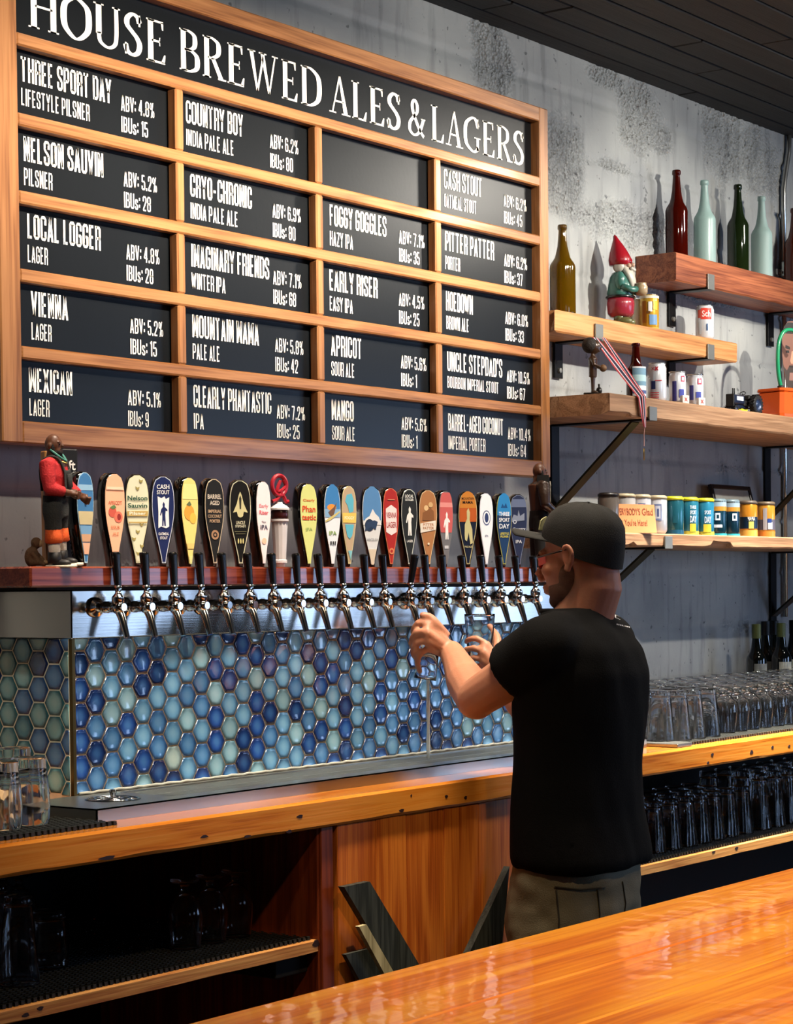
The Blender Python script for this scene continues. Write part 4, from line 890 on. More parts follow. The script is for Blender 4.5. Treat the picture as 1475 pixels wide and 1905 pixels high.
# ------------------------------------------------------------------ wall shelves
shw = wood('shelf_red', '#5f2814', '#a5603c', 'X', .5, .1, 1.0, .3, mid='#85472a')
sho = wood('shelf_orange', '#9a6234', '#cf9560', 'X', .5, .05, .8, .3, mid='#b87d48')
shp = wood('shelf_pine', '#7f5c3e', '#b48c68', 'X', .6, 0, .9, .4, mid='#987252')
ironb = mat('black_iron', '#141416', .45, .6, .2, 30, .1, 120)
irong = mat('grey_iron', '#84847f', .45, .6, .1, 30, .1, 120)
def shelf(name, x0, x1, yf, z0, z1, m, label, jag=0.0, seed=1, notches=()):
    rn = random.Random(seed); b = MB(); n = max(20, int((x1-x0)/.02)); rings = []
    for i in range(n+1):
        x = x0+(x1-x0)*i/n
        e = .0025*noise.noise(Vector((x*7, seed, 0))); e2 = .004*max(0, noise.noise(Vector((x*9, seed, 5))))*3
        nt = 0
        for (a, c, d) in notches:
            if a < x < c: nt = d*min(1, min(x-a, c-x)/.012)
        z_ = z0+max(e2*.6, 0)
        rings.append([(x, YW-.003, z1), (x, yf+.005, z1), (x, yf+e*.5, z1-.004-e), (x, yf+e*.5+.001, z_+.005+nt), (x, yf+.006+nt*.8, z_+nt*.95), (x, yf+.03, z0), (x, YW-.003, z0)])
    if jag:
        for k in (0,):
            for j, p in enumerate(rings[k]): rings[k][j] = (p[0]+rn.uniform(-jag, jag), p[1], p[2])
    b.loft(rings); o = b.build(name, m, label=label, cat='shelf'); return o
xe = at_y(1257.6, 500, -.04).x
S1 = shelf('wall_shelf', xe, 9.2, -.04, 2.587, 2.6845, shw, 'topmost short-depth red-brown plank shelf holding the row of large bottles', .0, 1)
x2a, x2b = at_y(1035, 600, -.04).x, at_y(1371, 660, -.04).x
S2 = shelf('wall_shelf', x2a, x2b, -.04, 2.343, 2.413, sho, 'orange-brown plank shelf with ragged left end carrying the gnome', .012, 2)
x3 = at_y(1134, 750, -.25).x
S3 = shelf('wall_shelf', x3, 9.2, -.25, 2.074, 2.139, shp, 'long pale plank shelf third from the top holding cans, tractor and orange jug', .006, 3, [(at_y(1134,0,-.25).x-.1, at_y(1175, 760, -.25).x, .006)])
x4 = x3
n4 = [(at_y(1172,1010,-.25).x, at_y(1182,1010,-.25).x, .012), (at_y(1322,1010,-.25).x, at_y(1362,1010,-.25).x, .016)]
S4 = shelf('wall_shelf', x4, 9.2, -.25, 1.672, 1.714, shp, 'lowest pale live-edge plank shelf holding the row of beer cans', .006, 4, n4)
def bracket(px_lip, ylip, zlip, lipz0, lipz1, yf, label, leg=.10, diag=0, parent=None, legx=0, postz=None):
    x = at_y(px_lip, ylip, yf).x; w = .0235
    t = thing('shelf_bracket', label, 'bracket', (x, YW-.01, zlip), 0, None)
    b = MB(); b.box((x-w, yf-.007, lipz0), (x+w, yf-.001, lipz1), .001); b.build('lip', irong, t)
    b = MB(); b.box((x-w, yf-.006, lipz0), (x+w, YW-.012, lipz0+.006), .001); b.build('arm', ironb, t)
    zb = postz if postz else lipz0-leg
    b = MB(); b.box((x-w, YW-.012, zb), (x+w, YW-.004, lipz0+.004), .001); b.build('wall_leg', ironb, t)
    for zz in ([zb+.025] if not postz else [zb+.04]):
        b = MB(); b.lathe([(0, YW-.020), (.008, YW-.019), (.009, YW-.012)], (x, 0, zz), 10, 'y'); b.build('bolt', irong, t)
    if diag:
        b = MB(); a = Vector((x, yf+.06, lipz0)); c = Vector((x, YW-.012, lipz0-diag)); d = (c-a).normalized(); nrm = Vector((0, -d.z, d.y))*.0035
        b.add([a+Vector((-w, 0, 0))-nrm, a+Vector((w, 0, 0))-nrm, c+Vector((w, 0, 0))-nrm, c+Vector((-w, 0, 0))-nrm, a+Vector((-w, 0, 0))+nrm, a+Vector((w, 0, 0))+nrm, c+Vector((w, 0, 0))+nrm, c+Vector((-w, 0, 0))+nrm],
              [(0,1,2,3), (7,6,5,4), (0,4,5,1), (1,5,6,2), (2,6,7,3), (3,7,4,0)]); b.build('brace', mat('brace_iron', '#2b2818', .35, .7), t)
    return t
bracket(1320, 514, 2.581, 2.581, 2.635, -.04, 'iron bracket under the left end of the top shelf', .115)
bracket(1500, 560, 2.581, 2.581, 2.635, -.04, 'iron bracket under the top shelf at the right picture edge', .12)
bracket(1112, 619, 2.337, 2.337, 2.390, -.04, 'iron bracket at the left end of the gnome shelf', .11)
bracket(1320, 660, 2.337, 2.337, 2.390, -.04, 'iron bracket at the right end of the gnome shelf', .08)
bracket(1212, 776, 2.068, 2.068, 2.112, -.25, 'iron bracket with long post and diagonal brace under the third shelf', diag=.27, postz=1.60)
bracket(1241, 1008, 1.666, 1.666, 1.706, -.25, 'iron bracket with diagonal brace under the can shelf', diag=.24, postz=1.30)
xp = at_y(1455, 900, -.012).x
bracket(1590, 800, 2.068, 2.068, 2.12, -.25, 'iron bracket with tall post and brace beside the conduit', diag=.27, postz=1.72)
bracket(1600, 1008, 1.666, 1.666, 1.706, -.25, 'iron bracket with post and brace right of the wine bottles', diag=.24, postz=1.30)
# ------------------------------------------------------------------ bottles
def glassmat(name, col, rough=.0, tr=1.0):
    return mat(name, col, rough, 0, 0, 1, trans=tr, ior=1.45)
def bottle_prof(H, R, rn, sh, nk):
    """outer profile; sh: shoulder start, nk: neck start as fractions of H"""
    return [(R*.55, .006), (R*.86, .0005), (R*.97, .003), (R, .010), (R, H*sh), (R*.975, H*(sh+.025)), (R*.90, H*(sh+.05)), (R*.76, H*(sh+.078)), (R*.62, H*(sh+.108)), (R*.53, H*(sh+.15)), (rn*1.3, H*(sh+.235)), (rn*1.12, H*max(nk, sh+.3)), (rn, H*.93), (rn*1.02, H*.945), (rn*1.22, H*.95), (rn*1.22, H*.985), (rn*1.1, H)]
def bottle(name, label, x, y, z, H, R, rn, m, sh=.55, nk=.75, group=None, lab=None, capm=None, solid=False):
    t = thing(name, label, 'bottle', (x, y, z), 0, group)
    P = bottle_prof(H, R, rn, sh, nk); b = MB()
    if solid: b.lathe(P, n=30)
    else:
        th = .0028; inner = [(max(.002, r-th), h+(.006 if i < 3 else 0)) for i, (r, h) in enumerate(P)][::-1]
        b.lathe([(0, .006)]+P+inner+[(0, .012)], n=30, cap=False)
    for i in range(len(b.sm)): b.sm[i] = True
    link('glass', b.mesh('glass', m), t)
    if lab:
        z0, z1, a0, a1, cols = lab
        for k, (c, f0, f1) in enumerate(cols):
            q = MB(); n = 12; rr = R+.0006+.0002*k
            vs = [(rr*math.sin(a0+(a1-a0)*i/n), -rr*math.cos(a0+(a1-a0)*i/n), zz) for zz in (z0+(z1-z0)*f0, z0+(z1-z0)*f1) for i in range(n+1)]
            q.add(vs, [(i, i+1, n+2+i, n+1+i) for i in range(n)]); link('label', q.mesh('label', flat(c)), t)
    if capm:
        b = MB(); b.lathe([(rn*1.35, H*.84), (rn*1.35, H*1.003), (rn*1.2, H*1.006), (0, H*1.006)], n=20); link('capsule', b.mesh('capsule', capm), t)
    return t
amber = mat('amber_glass', '#5e1206', .04, 0, .1, 10, trans=.75, ior=1.5); olive = mat('olive_glass', '#7d5c0a', .05, 0, .1, 10, trans=.7, ior=1.5)
aqua = mat('frosted_aqua', '#b9d6d2', .32, 0, .06, 12, trans=.55, ior=1.4); green = mat('dark_green_glass', '#1c2a12', .04, 0, .1, 12, trans=.5, ior=1.5)
frost = mat('frosted_white_aqua', '#b4d0cb', .5, 0, .06, 12, trans=.35, ior=1.4); amber2 = mat('brown_glass', '#7a2c0c', .04, 0, .1, 10, trans=.7, ior=1.5)
yb = .045
for (px, pyb, pyt, m, lab) in [(1259, 478, 317, amber, 'tall dark amber glass bottle at the left end of the top shelf'), (1311, 487, 336, aqua, 'clear aqua glass bottle on the top shelf between amber and green ones'),
    (1373, 499, 344, green, 'dark green glass bottle on the top shelf'), (1417, 514, 366, frost, 'frosted pale aqua bottle on the top shelf nearest the conduit'), (1478, 524, 388, amber2, 'amber bottle on the top shelf cut by the right picture edge')]:
    p = at_y(px, pyb, yb); zt_ = at_y(px, pyt, yb).z
    bottle('glass_bottle', lab, p.x, yb, 2.685, zt_-2.685, .0395, .0125, m, .53, .85, 'large empty bottles on the top shelf')
p = at_y(1047, 580, .04); bottle('glass_bottle', 'olive-amber glass bottle at the left end of the gnome shelf beside the menu board', p.x, .04, 2.4135, at_y(1044, 418, .04).z-2.4135, .0415, .0125, olive, .53, .85)
p = at_y(1183, 725, -.17); bottle('beer_bottle', 'brown beer bottle with blue and white label behind the striped ribbon', p.x, -.17, 2.1395, at_y(1181, 641, -.17).z-2.1395+.005, .031, .0115, amber, .50, .72,
    lab=(.012, .105, -1.4, .5, [('#dfe3e6', 0, 1), ('#6f93a8', .35, .95), ('#a9c8cc', .5, .72), ('#4a5a88', .08, .2)]))
wg = mat('wine_glass_black', '#0c0f0b', .04, 0, .1, 10, coat=.5); foil = mat('olive_foil', '#4e5626', .35); foilb = mat('black_foil', '#0c0c0e', .3)
for (px, y, cp, lb, lab) in [(1407, -.02, foil, 1, 'wine bottle with olive foil cap and grey label, leftmost'), (1424, .06, foilb, 1, 'black-capped wine bottle just right of the leftmost olive-capped one'), (1440, .07, foilb, 0, 'black-capped wine bottle with cream label behind the second olive-capped one'), (1453, -.02, foil, 1, 'wine bottle with olive foil cap and white label, second olive one'), (1476, .06, foilb, 0, 'black wine bottle at the right picture edge')]:
    p = at_y(px, 1255, y)
    bottle('wine_bottle', lab, p.x, y, 1.0855, .315+(.006 if cp is foilb else 0), .0375, .0125, wg, .58, .76, 'wine bottles behind the glasses', (.06, .172, -1.3, 1.0, [('#8b8b84' if px < 1430 else '#cfcbb8', 0, 1), ('#5d5d58', .5, .56)]) , cp, True)
# ------------------------------------------------------------------ cans
alu = mat('can_aluminium', '#b9bab8', .25, .9)
def can(label, x, y, z, base, bands, H=.122, R=.033, rz=0, ring=None, group=None, art=(), rough=.25):
    t = thing('beer_can', label, 'can', (x, y, z), rz, group)
    bm = mat('can_'+base.strip('#'), base, rough, .3, .05, 20, coat=.3)
    b = MB(); b.lathe([(.023, .0), (.026, .001), (R-.002, .008), (R, .012), (R, H-.016), (R-.004, H-.007), (.0275, H-.003)], n=32)
    link('can_body', b.mesh('can_body', bm), t)
    b = MB(); b.lathe([(.027, H-.004), (.0285, H-.001), (.0275, H), (.0262, H-.003), (0, H-.004)], n=32); link('lid', b.mesh('lid', alu), t)
    def patch(a0, a1, z0, z1, c, k, par, nm='printed_band'):
        q = MB(); n = max(3, int((a1-a0)/.2)); rr = R+.0004+.00012*k
        q.add([(rr*math.sin(a0+(a1-a0)*i/n), -rr*math.cos(a0+(a1-a0)*i/n), zz) for zz in (z0*H, z1*H) for i in range(n+1)], [(i, i+1, n+2+i, n+1+i) for i in range(n)])
        return link(nm, q.mesh(nm, flat(c, .3)), par)
    for k, (z0, z1, c) in enumerate(bands): patch(-PI, PI, z0, z1, c, k, t)
    for k, it in enumerate(art):
        if it[0] == 'b': patch(it[1], it[2], it[3], it[4], it[5], 8+k, t, 'printed_patch')
        else:
            _, s, a, zc_, w, h, c = it; vs, fs = glyphs(s, .02)
            x0 = min(v[0] for v in vs); x1 = max(v[0] for v in vs); z0 = min(v[1] for v in vs); z1 = max(v[1] for v in vs); rr = R+.0004+.00012*(8+k)
            q = MB(); q.add([(rr*math.sin(a+((v[0]-x0)/(x1-x0)-.5)*w/R), -rr*math.cos(a+((v[0]-x0)/(x1-x0)-.5)*w/R), zc_*H+((v[1]-z0)/(z1-z0)-.5)*h) for v in vs], fs)
            link('lettering', q.mesh('lettering', flat(c, .3)), t)
    if ring:
        b = MB(); b.lathe([(R-.003, H-.011), (R+.0005, H-.010), (R+.0005, H-.003), (.027, H+.002), (.025, H+.002)], n=28, cap=False); link('can_clip', b.mesh('can_clip', mat('clip_'+ring.strip('#'), ring, .4)), t)
    for o in t.children:
        for q in o.data.polygons: q.use_smooth = True
    return t
FA = -.95     # angle facing the camera, measured from the front of the can
def at_can(px, py, y): return at_y(px, py, y)
yc = -.195
zc4 = 1.7145
wart = [('b', FA-.35, FA+.35, .35, .78, '#7a85a8'), ('b', FA-.24, FA+.24, .40, .73, '#c9cdd8'), ('b', FA-.1, FA+.1, .45, .66, '#5a6690')]
for k, (px, base, bands, ring, art, lab) in enumerate([
    (1132, '#6d645c', [], '#1c1512', (), 'shaded grey can with a dark clip, leftmost in the can row'),
    (1163, '#c9c5c2', [], '#b7a98a', (), 'white can with tan clip, behind the left half of the orange card'),
    (1192, '#d6d5da', [], '#b7a98a', wart, 'white can with navy portrait and tan clip, behind the right half of the orange card'),
    (1222, '#dcdde2', [], '#b7a98a', wart, 'white can with navy oval portrait, just right of the orange card'),
    (1253, '#236170', [(.0, .12, '#1d4f6a')], '#d8d12a', [('b', FA-.2, FA+.3, .3, .5, '#1c4f5c')], 'teal can with yellow clip, leftmost of the three yellow-clipped ones'),
    (1281, '#2e7f9a', [(.0, .1, '#b7b045')], '#d8d12a', [('b', FA+.0, FA+.65, .08, .30, '#c9b93c'), ('t', 'THREE', FA+.35, .74, .022, .011, '#dfe9f2'), ('t', 'SPORT', FA+.35, .60, .022, .013, '#dfe9f2'), ('t', 'DAY', FA+.35, .42, .022, .022, '#dfe9f2')], 'light blue can lettered THREE SPORT DAY, middle one of the yellow-clipped cans'),
    (1310, '#2f86a8', [(.0, .1, '#b7b045')], '#d8d12a', [('b', FA-.2, FA+.6, .08, .30, '#c9b93c'), ('t', 'SPORT', FA+.25, .62, .022, .013, '#dfe9f2'), ('t', 'DAY', FA+.25, .42, .022, .022, '#dfe9f2')], 'light blue yellow-clipped can beside the navy cans'),
    (1333, '#123a4c', [(.80, .96, '#9cb4c4'), (.68, .8, '#c88a34'), (.0, .06, '#3aa0ae')], '#5b6f78', [('b', FA-.25, FA+.25, .42, .62, '#dfe9f2'), ('b', FA-.12, FA+.12, .47, .57, '#123a4c'), ('b', FA-.4, FA+.45, .22, .30, '#cfd9e2')], 'navy can with orange band and white tractor, left one of the pair'),
    (1358, '#133446', [(.80, .96, '#9cb4c4'), (.68, .8, '#c88a34'), (.0, .06, '#3aa0ae')], '#5b6f78', [('b', FA+.1, FA+.6, .42, .62, '#dfe9f2'), ('b', FA+.22, FA+.45, .47, .57, '#133446')], 'navy can with orange band beside the first orange can'),
    (1391, '#d8902c', [(.22, .55, '#16283e'), (.0, .18, '#d9a850')], '#5a5048', [('t', 'MAMA', FA+.25, .5, .026, .014, '#f2efe4'), ('b', FA-.05, FA+.5, .22, .42, '#c9c163')], 'orange and navy can printed MAMA'),
    (1424, '#dc9a38', [(.20, .50, '#5d5a68'), (.0, .16, '#d88438')], '#6a5a48', [('b', FA-.4, FA+.0, .2, .82, '#a9a7ac'), ('b', FA+.1, FA+.6, .22, .42, '#dcd8d0'), ('b', FA+.05, FA+.5, .4, .52, '#2c4488')], 'orange can with a grey figure, rightmost in the can row')]):
    p = at_can(px, 988, yc); can(lab, p.x, yc, zc4, base, bands, ring=ring, art=art, group='beer cans on the lowest wall shelf')
# cans on the other shelves
z3 = 2.1395; yc3 = -.20
p = at_y(1222, 735, yc3); can('tall white can with a red logo and flag stripes beside the brown bottle', p.x, yc3, z3, '#e3e4e8', [], .122, .0305, art=[('t', 'X', FA-.1, .84, .014, .014, '#b02a34'), ('t', 'XX', FA-.35, .84, .02, .010, '#b02a34'), ('b', FA-.7, FA-.25, .30, .52, '#2c3566')]+[('b', FA-.8, FA+.1, .02+.06*i, .045+.06*i, '#c44a50') for i in range(4)]+[('b', FA-.3, FA+.4, .52, .54, '#c44a50')])
p = at_y(1260, 738, yc3+.015); can('short white can in the middle of the third shelf behind a small white packet', p.x, yc3+.015, z3, '#e6e8ee', [], .108, .028, art=[('b', FA+.35, FA+.8, .68, .86, '#cc5a70'), ('b', FA+.42, FA+.7, .72, .82, '#e6e8ee'), ('b', FA-.7, FA-.2, .1, .7, '#4a4890'), ('b', FA+.1, FA+.7, .2, .45, '#4a52a0')])
p = at_y(1293, 742, yc3+.015); can('short white can rightmost on the third shelf beside the toy tractor', p.x, yc3+.015, z3, '#e6e8ee', [], .108, .028, art=[('b', FA+.2, FA+.7, .68, .86, '#cc4a60'), ('b', FA+.3, FA+.6, .72, .82, '#e6e8ee'), ('b', FA-.8, FA-.3, .2, .65, '#4a4890'), ('b', FA+.0, FA+.6, .2, .45, '#4a52a0')])
for px, py, lab in ((1277, 744, 'small white packet with a red X in front of the middle white can'), (1307, 750, 'small white packet with a red X in front of the rightmost white can')):
    p = at_y(px, py, -.235); t = thing('packet', lab, 'packet', (p.x, -.228, z3), -.5, 'small packets on the third shelf')
    b = MB(); b.box((-.013, -.008, 0), (.013, .008, .026), .001); link('packet_box', b.mesh('packet_box', mat('packet_white', '#d9d3cc', .6)), t)
    q = MB(); q.text('X', -.006, .007, .012, .012, -.0086, .03); link('lettering', q.mesh('lettering', flat('#c23a34')), t)
z2 = 2.4135
p = at_y(1208, 605, .02); can('yellow and blue beer can beside the garden gnome', p.x, .02, z2, '#c79a2c', [(.88, .95, '#d9d2bd'), (.0, .07, '#cfa24a')], .122, .0325, art=[('b', FA-.1, FA+.75, .14, .42, '#6a8fb8'), ('b', FA-.9, FA-.4, .2, .8, '#a86a24'), ('b', FA-.2, FA+.2, .5, .78, '#dfe0dc'), ('b', FA-.4, FA+.0, .45, .52, '#6b4a24'), ('b', FA+.3, FA+.8, .55, .8, '#d9b43a')])
p = at_y(1187, 600, .07); can('cream can between the gnome and the yellow can', p.x, .07, z2, '#d2cbb4', [], .11, .027)
p = at_y(1311, 625, .01); can('white beer can with a red patch standing alone on the gnome shelf', p.x, .01, z2, '#dfe3e8', [], .122, .033, art=[('b', FA-.55, FA+.62, .58, .9, '#d8453a'), ('b', FA-.9, FA-.5, .62, .85, '#d7624f'), ('t', 'Sch', FA+.05, .74, .030, .022, '#f3dfd8'), ('b', FA+.05, FA+.2, .25, .45, '#3e5a80'), ('b', FA-.9, FA-.5, .15, .55, '#c9d4dc')])
# ------------------------------------------------------------------ orange card, picture frame
t = thing('sign_card', "orange card reading EVERYBODY'S Glad You're Here! in front of white cans", 'card', (at_y(1183, 990, -.243).x, -.243, 1.7145), -.30)
b = MB(); b.box((-.092, 0, 0), (.088, .0015, .090)); link('card', b.mesh('card', mat('orange_card', '#d98a56', .7)), t); t.children[0].rotation_euler = (-.12, 0, 0)
q = MB(); q.text("EVERYBODY'S", -.080, .056, .104, .022, -.001, .006); q.text('Glad', .032, .056, .046, .022, -.001, .006); q.text("You're Here!", -.045, .022, .096, .021, -.001, .006); o = link('lettering', q.mesh('lettering', flat('#8a4a30', .8)), t); o.rotation_euler = (-.12, 0, 0)
P0 = at_y(1340, 960, -.05)
t = thing('framed_certificate', 'black picture frame with a grey certificate leaning on the wall behind the cans', 'picture frame', (at_y(1380, 960, .03).x, .03, 1.7145), 0); t.rotation_euler = (-.25, 0, .0)
fw, fh = .155, .205; b = MB()
for a, c in (((-fw, -.006, 0), (-fw+.016, .008, fh)), ((fw-.016, -.006, 0), (fw, .008, fh)), ((-fw+.016, -.006, 0), (fw-.016, .008, .016)), ((-fw+.016, -.006, fh-.016), (fw-.016, .008, fh))): b.box(a, c, .002)
link('frame', b.mesh('frame', mat('frame_black', '#15110f', .3)), t)
b = MB(); b.box((-fw+.014, .0, .014), (fw-.014, .006, fh-.014)); link('certificate', b.mesh('certificate', mat('paper_grey', '#8b8c86', .2)), t)
b = MB(); b.box((-fw+.03, -.001, fh*.60), (fw-.03, .0, fh*.70)); link('printed_band', b.mesh('printed_band', flat('#2a2622')), t)
# white-framed picture at the right edge of the can shelf
t = thing('framed_print', 'white picture frame with pale grey print standing at the right picture edge', 'picture frame', (at_y(1520, 990, -.16).x, -.19, 1.7145), -.15); t.rotation_euler = (-.22, 0, -.15)
b = MB(); fw, fh = .10, .15
for a, c in (((-fw, -.008, 0), (-fw+.012, .006, fh)), ((fw-.012, -.008, 0), (fw, .006, fh)), ((-fw+.012, -.008, 0), (fw-.012, .006, .012)), ((-fw+.012, -.008, fh-.012), (fw-.012, .006, fh))): b.box(a, c, .001)
link('frame', b.mesh('frame', mat('frame_white', '#c8cac6', .5)), t)
b = MB(); b.box((-fw+.01, -.001, .01), (fw-.01, .004, fh-.01)); link('print', b.mesh('print', mat('paper_pale', '#a4a6a2', .5)), t)
b = MB(); b.box((-.06, -.002, .09), (-.02, -.001, .10)); link('printed_mark', b.mesh('printed_mark', flat('#c8453c')), t)
# ------------------------------------------------------------------ garden gnome
gx = at_y(1157, 590, .03).x; gz = z2; GS = at_y(1140, 432, .03).z-gz
t = thing('garden_gnome', 'painted garden gnome with red hat holding a small pot on the gnome shelf', 'garden gnome', (gx, .035, gz), .30)
def gm(n_, c, **k): return mat('gnome_'+n_, c, .25, 0, .15, 25, .1, 60, coat=.3)
def sub(nm, b, m, par=None, sm=True):
    me = b.mesh(nm, m)
    if sm:
        for q in me.polygons: q.use_smooth = True
    return link(nm, me, par if par is not None else t)
s = GS
b = MB(); b.loft([[(r*s*math.cos(a)+ox*s, r*s*math.sin(a)*.9+oy*s, z*s) for a in [2*PI*i/20 for i in range(20)]] for z, r, ox, oy in ((.66,.135,0,0),(.72,.145,0,0),(.80,.115,0,.015),(.88,.075,0,.03),(.94,.04,0,.045),(.985,.022,0,.058),(1.0,.006,0,.062))]); sub('hat', b, gm('red', '#8c1420'))
b = MB(); b.loft([[(r*s*math.cos(a)*1.05, r*s*math.sin(a)*.9, z*s) for a in [2*PI*i/22 for i in range(22)]] for z, r in ((.30,.155),(.36,.165),(.45,.15),(.53,.13),(.58,.10))]); b.ell((-.15*s, -.03*s, .48*s), (.05*s, .06*s, .10*s), 12, 8); b.ell((.15*s, -.03*s, .48*s), (.05*s, .06*s, .10*s), 12, 8); b.tube([(-.16*s, -.05*s, .42*s), (-.12*s, -.15*s, .38*s), (-.05*s, -.19*s, .39*s)], .035*s, 10); b.tube([(.16*s, -.05*s, .42*s), (.12*s, -.15*s, .38*s), (.05*s, -.19*s, .39*s)], .035*s, 10); sub('jacket', b, gm('teal', '#39685e'))
b = MB(); b.loft([[(r*s*math.cos(a)*1.05, r*s*math.sin(a)*.92, z*s) for a in [2*PI*i/22 for i in range(22)]] for z, r in ((.10,.12),(.14,.155),(.24,.165),(.31,.158))]); sub('trousers', b, gm('crimson', '#8f2836'))
b = MB(); b.ell((-.07*s, -.04*s, .05*s), (.065*s, .11*s, .05*s), 14, 8); b.ell((.07*s, -.04*s, .05*s), (.065*s, .11*s, .05*s), 14, 8); b.lathe([(.06*s, .04*s), (.06*s, .13*s)], (-.07*s, 0, 0), 14); b.lathe([(.06*s, .04*s), (.06*s, .13*s)], (.07*s, 0, 0), 14); sub('boots', b, gm('olive', '#5b5c38'))
b = MB(); b.ell((0, -.02*s, .66*s), (.105*s, .105*s, .095*s), 18, 12); b.ell((0, -.135*s, .66*s), (.028*s, .03*s, .026*s), 10, 8); b.ell((-.05*s, -.105*s, .65*s), (.035*s, .03*s, .03*s), 10, 8); b.ell((.05*s, -.105*s, .65*s), (.035*s, .03*s, .03*s), 10, 8); h = sub('face', b, gm('skin', '#a98a76'))
b = MB(); b.ell((-.038*s, -.118*s, .69*s), (.012*s, .01*s, .012*s), 8, 6); b.ell((.038*s, -.118*s, .69*s), (.012*s, .01*s, .012*s), 8, 6); sub('eye', b, gm('black', '#151212'), h)
b = MB(); b.loft([[(r*s*math.cos(a)*1.1, r*s*math.sin(a)*.6-oy*s, z*s) for a in [2*PI*i/18 for i in range(18)]] for z, r, oy in ((.36,.02,.15),(.42,.055,.14),(.50,.085,.12),(.58,.105,.09),(.63,.10,.06),(.66,.07,.05))]); b.ell((-.045*s, -.14*s, .615*s), (.045*s, .025*s, .02*s), 10, 6); b.ell((.045*s, -.14*s, .615*s), (.045*s, .025*s, .02*s), 10, 6); b.ell((-.1*s, -.01*s, .64*s), (.03*s, .06*s, .06*s), 10, 8); b.ell((.1*s, -.01*s, .64*s), (.03*s, .06*s, .06*s), 10, 8); sub('beard', b, gm('white', '#b7b2a6'))
b = MB(); b.lathe([(.05*s, .33*s), (.07*s, .36*s), (.072*s, .42*s), (.055*s, .45*s), (.06*s, .46*s), (.04*s, .46*s)], (0, -.23*s, 0), 16); sub('pot', b, gm('pot', '#a08a6a'))
b = MB(); b.ell((-.05*s, -.19*s, .39*s), (.032*s, .03*s, .03*s), 10, 8); b.ell((.05*s, -.19*s, .39*s), (.032*s, .03*s, .03*s), 10, 8); sub('hand', b, gm('skin', '#a98a76'))
b = MB(); b.tube([(.168*s*math.cos(a)*1.02, .168*s*math.sin(a)*.9, .315*s) for a in [2*PI*i/20 for i in range(20)]], .014*s, 8, closed=True); sub('belt', b, gm('black', '#151212'))
# ------------------------------------------------------------------ bobblehead figurine on the third shelf
p = at_y(1098, 735, -.12); fz = z3; fh = at_y(1098, 633, -.12).z-fz
t = thing('figurine', 'small dark bronze-brown figurine with large round hair holding a ball', 'figurine', (at_y(1103, 731, -.16).x, -.16, fz), .5); s = fh
br = mat('bronze_paint', '#3a2618', .3, .1, .3, 40, .1, 60, coat=.3)
b = MB(); b.box((-.20*s, -.16*s, 0), (.16*s, .16*s, .035*s), .004); sub('base', b, mat('figurine_base', '#120e0b', .4), sm=False)
b = MB()
for sx in (-1, 1): b.tube([(.06*sx*s, 0, .04*s), (.055*sx*s, 0, .2*s), (.06*sx*s, 0, .36*s)], [.03*s, .034*s, .045*s], 10); b.ell((.06*sx*s, -.03*s, .05*s), (.035*s, .07*s, .03*s), 10, 6)
b.loft([[(r*s*math.cos(a)*1.2, r*s*math.sin(a)*.8, z*s) for a in [2*PI*i/16 for i in range(16)]] for z, r in ((.32,.09),(.42,.09),(.55,.095),(.64,.10),(.68,.05),(.74,.035))])
for sx in (-1, 1): b.tube([(.12*sx*s, 0, .63*s), (.16*sx*s, -.03*s, .52*s), (.10*sx*s, -.14*s, .48*s)], [.035*s, .03*s, .025*s], 8)
b.ell((0, -.02*s, .84*s), (.10*s, .115*s, .13*s), 16, 12); b.ell((0, -.135*s, .83*s), (.02*s, .03*s, .025*s), 8, 6); b.ell((0, -.115*s, .77*s), (.04*s, .025*s, .02*s), 8, 6)
remesh(b, .0022, br, 'body', t, local=True)
b = MB(); b.ell((0, .05*s, .87*s), (.15*s, .14*s, .14*s), 18, 12); sub('hair', b, mat('figurine_hair', '#17100b', .7, bump=.6, bscale=220))
b = MB(); b.ell((0, -.18*s, .47*s), (.065*s, .065*s, .065*s), 16, 10); sub('ball', b, mat('figurine_ball', '#6b4c30', .5))
b = MB(); b.ell((.12*s, -.1*s, .09*s), (.055*s, .055*s, .065*s), 12, 8); b.tube([(.12*s, -.1*s, .14*s), (.09*s, -.1*s, .2*s)], [.012*s, .02*s], 8); sub('ornament', b, mat('figurine_base', '#120e0b', .4))
# ------------------------------------------------------------------ striped ribbon with medal hanging between the shelves
rc_ = [mat('ribbon_red', '#b03038', .6, bump=.2, bscale=400), mat('ribbon_white', '#cfc8cc', .6), mat('ribbon_navy', '#23203a', .6)]
def rib_pts(px, py, y): return at_y(px, py, y)
t = thing('medal', 'red white and navy ribbon with a small medal hanging from the gnome shelf bracket', 'medal', tuple(at_y(1200, 790, -.27)))
def strip(path, w, offs, nm):
    """ribbon of five lengthwise stripes along a path of (point, width direction)"""
    seq = [(0, .2, 0), (.2, .32, 1), (.32, .68, 2), (.68, .8, 1), (.8, 1, 0)]
    for a, c, mi in seq:
        vs = []; fs = []
        for (P, D) in path:
            for q in (a, c):
                vs.append(P+D*((q-.5)*w))
        k = len(path)
        for i in range(k-1): fs.append((2*i, 2*i+1, 2*i+3, 2*i+2))
        th = [Vector(v)+Vector((0, .0008, 0)) for v in vs]; n0 = len(vs); vs2 = vs+th
        fs2 = fs+[tuple(n0+j for j in f[::-1]) for f in fs]
        b = MB(); b.add(vs2, fs2); b.build('ribbon_stripe', rc_[mi], t)
X_ = Vector((1, 0, 0))
def diagw(a, c): d = (c-a).normalized(); return Vector((d.z, 0, -d.x)) if abs(d.x)+abs(d.z) > 0 else X_
a, c, d, e = at_y(1107, 628, -.055), at_y(1192, 738, -.262), at_y(1196, 765, -.262), at_y(1199, 795, -.262)
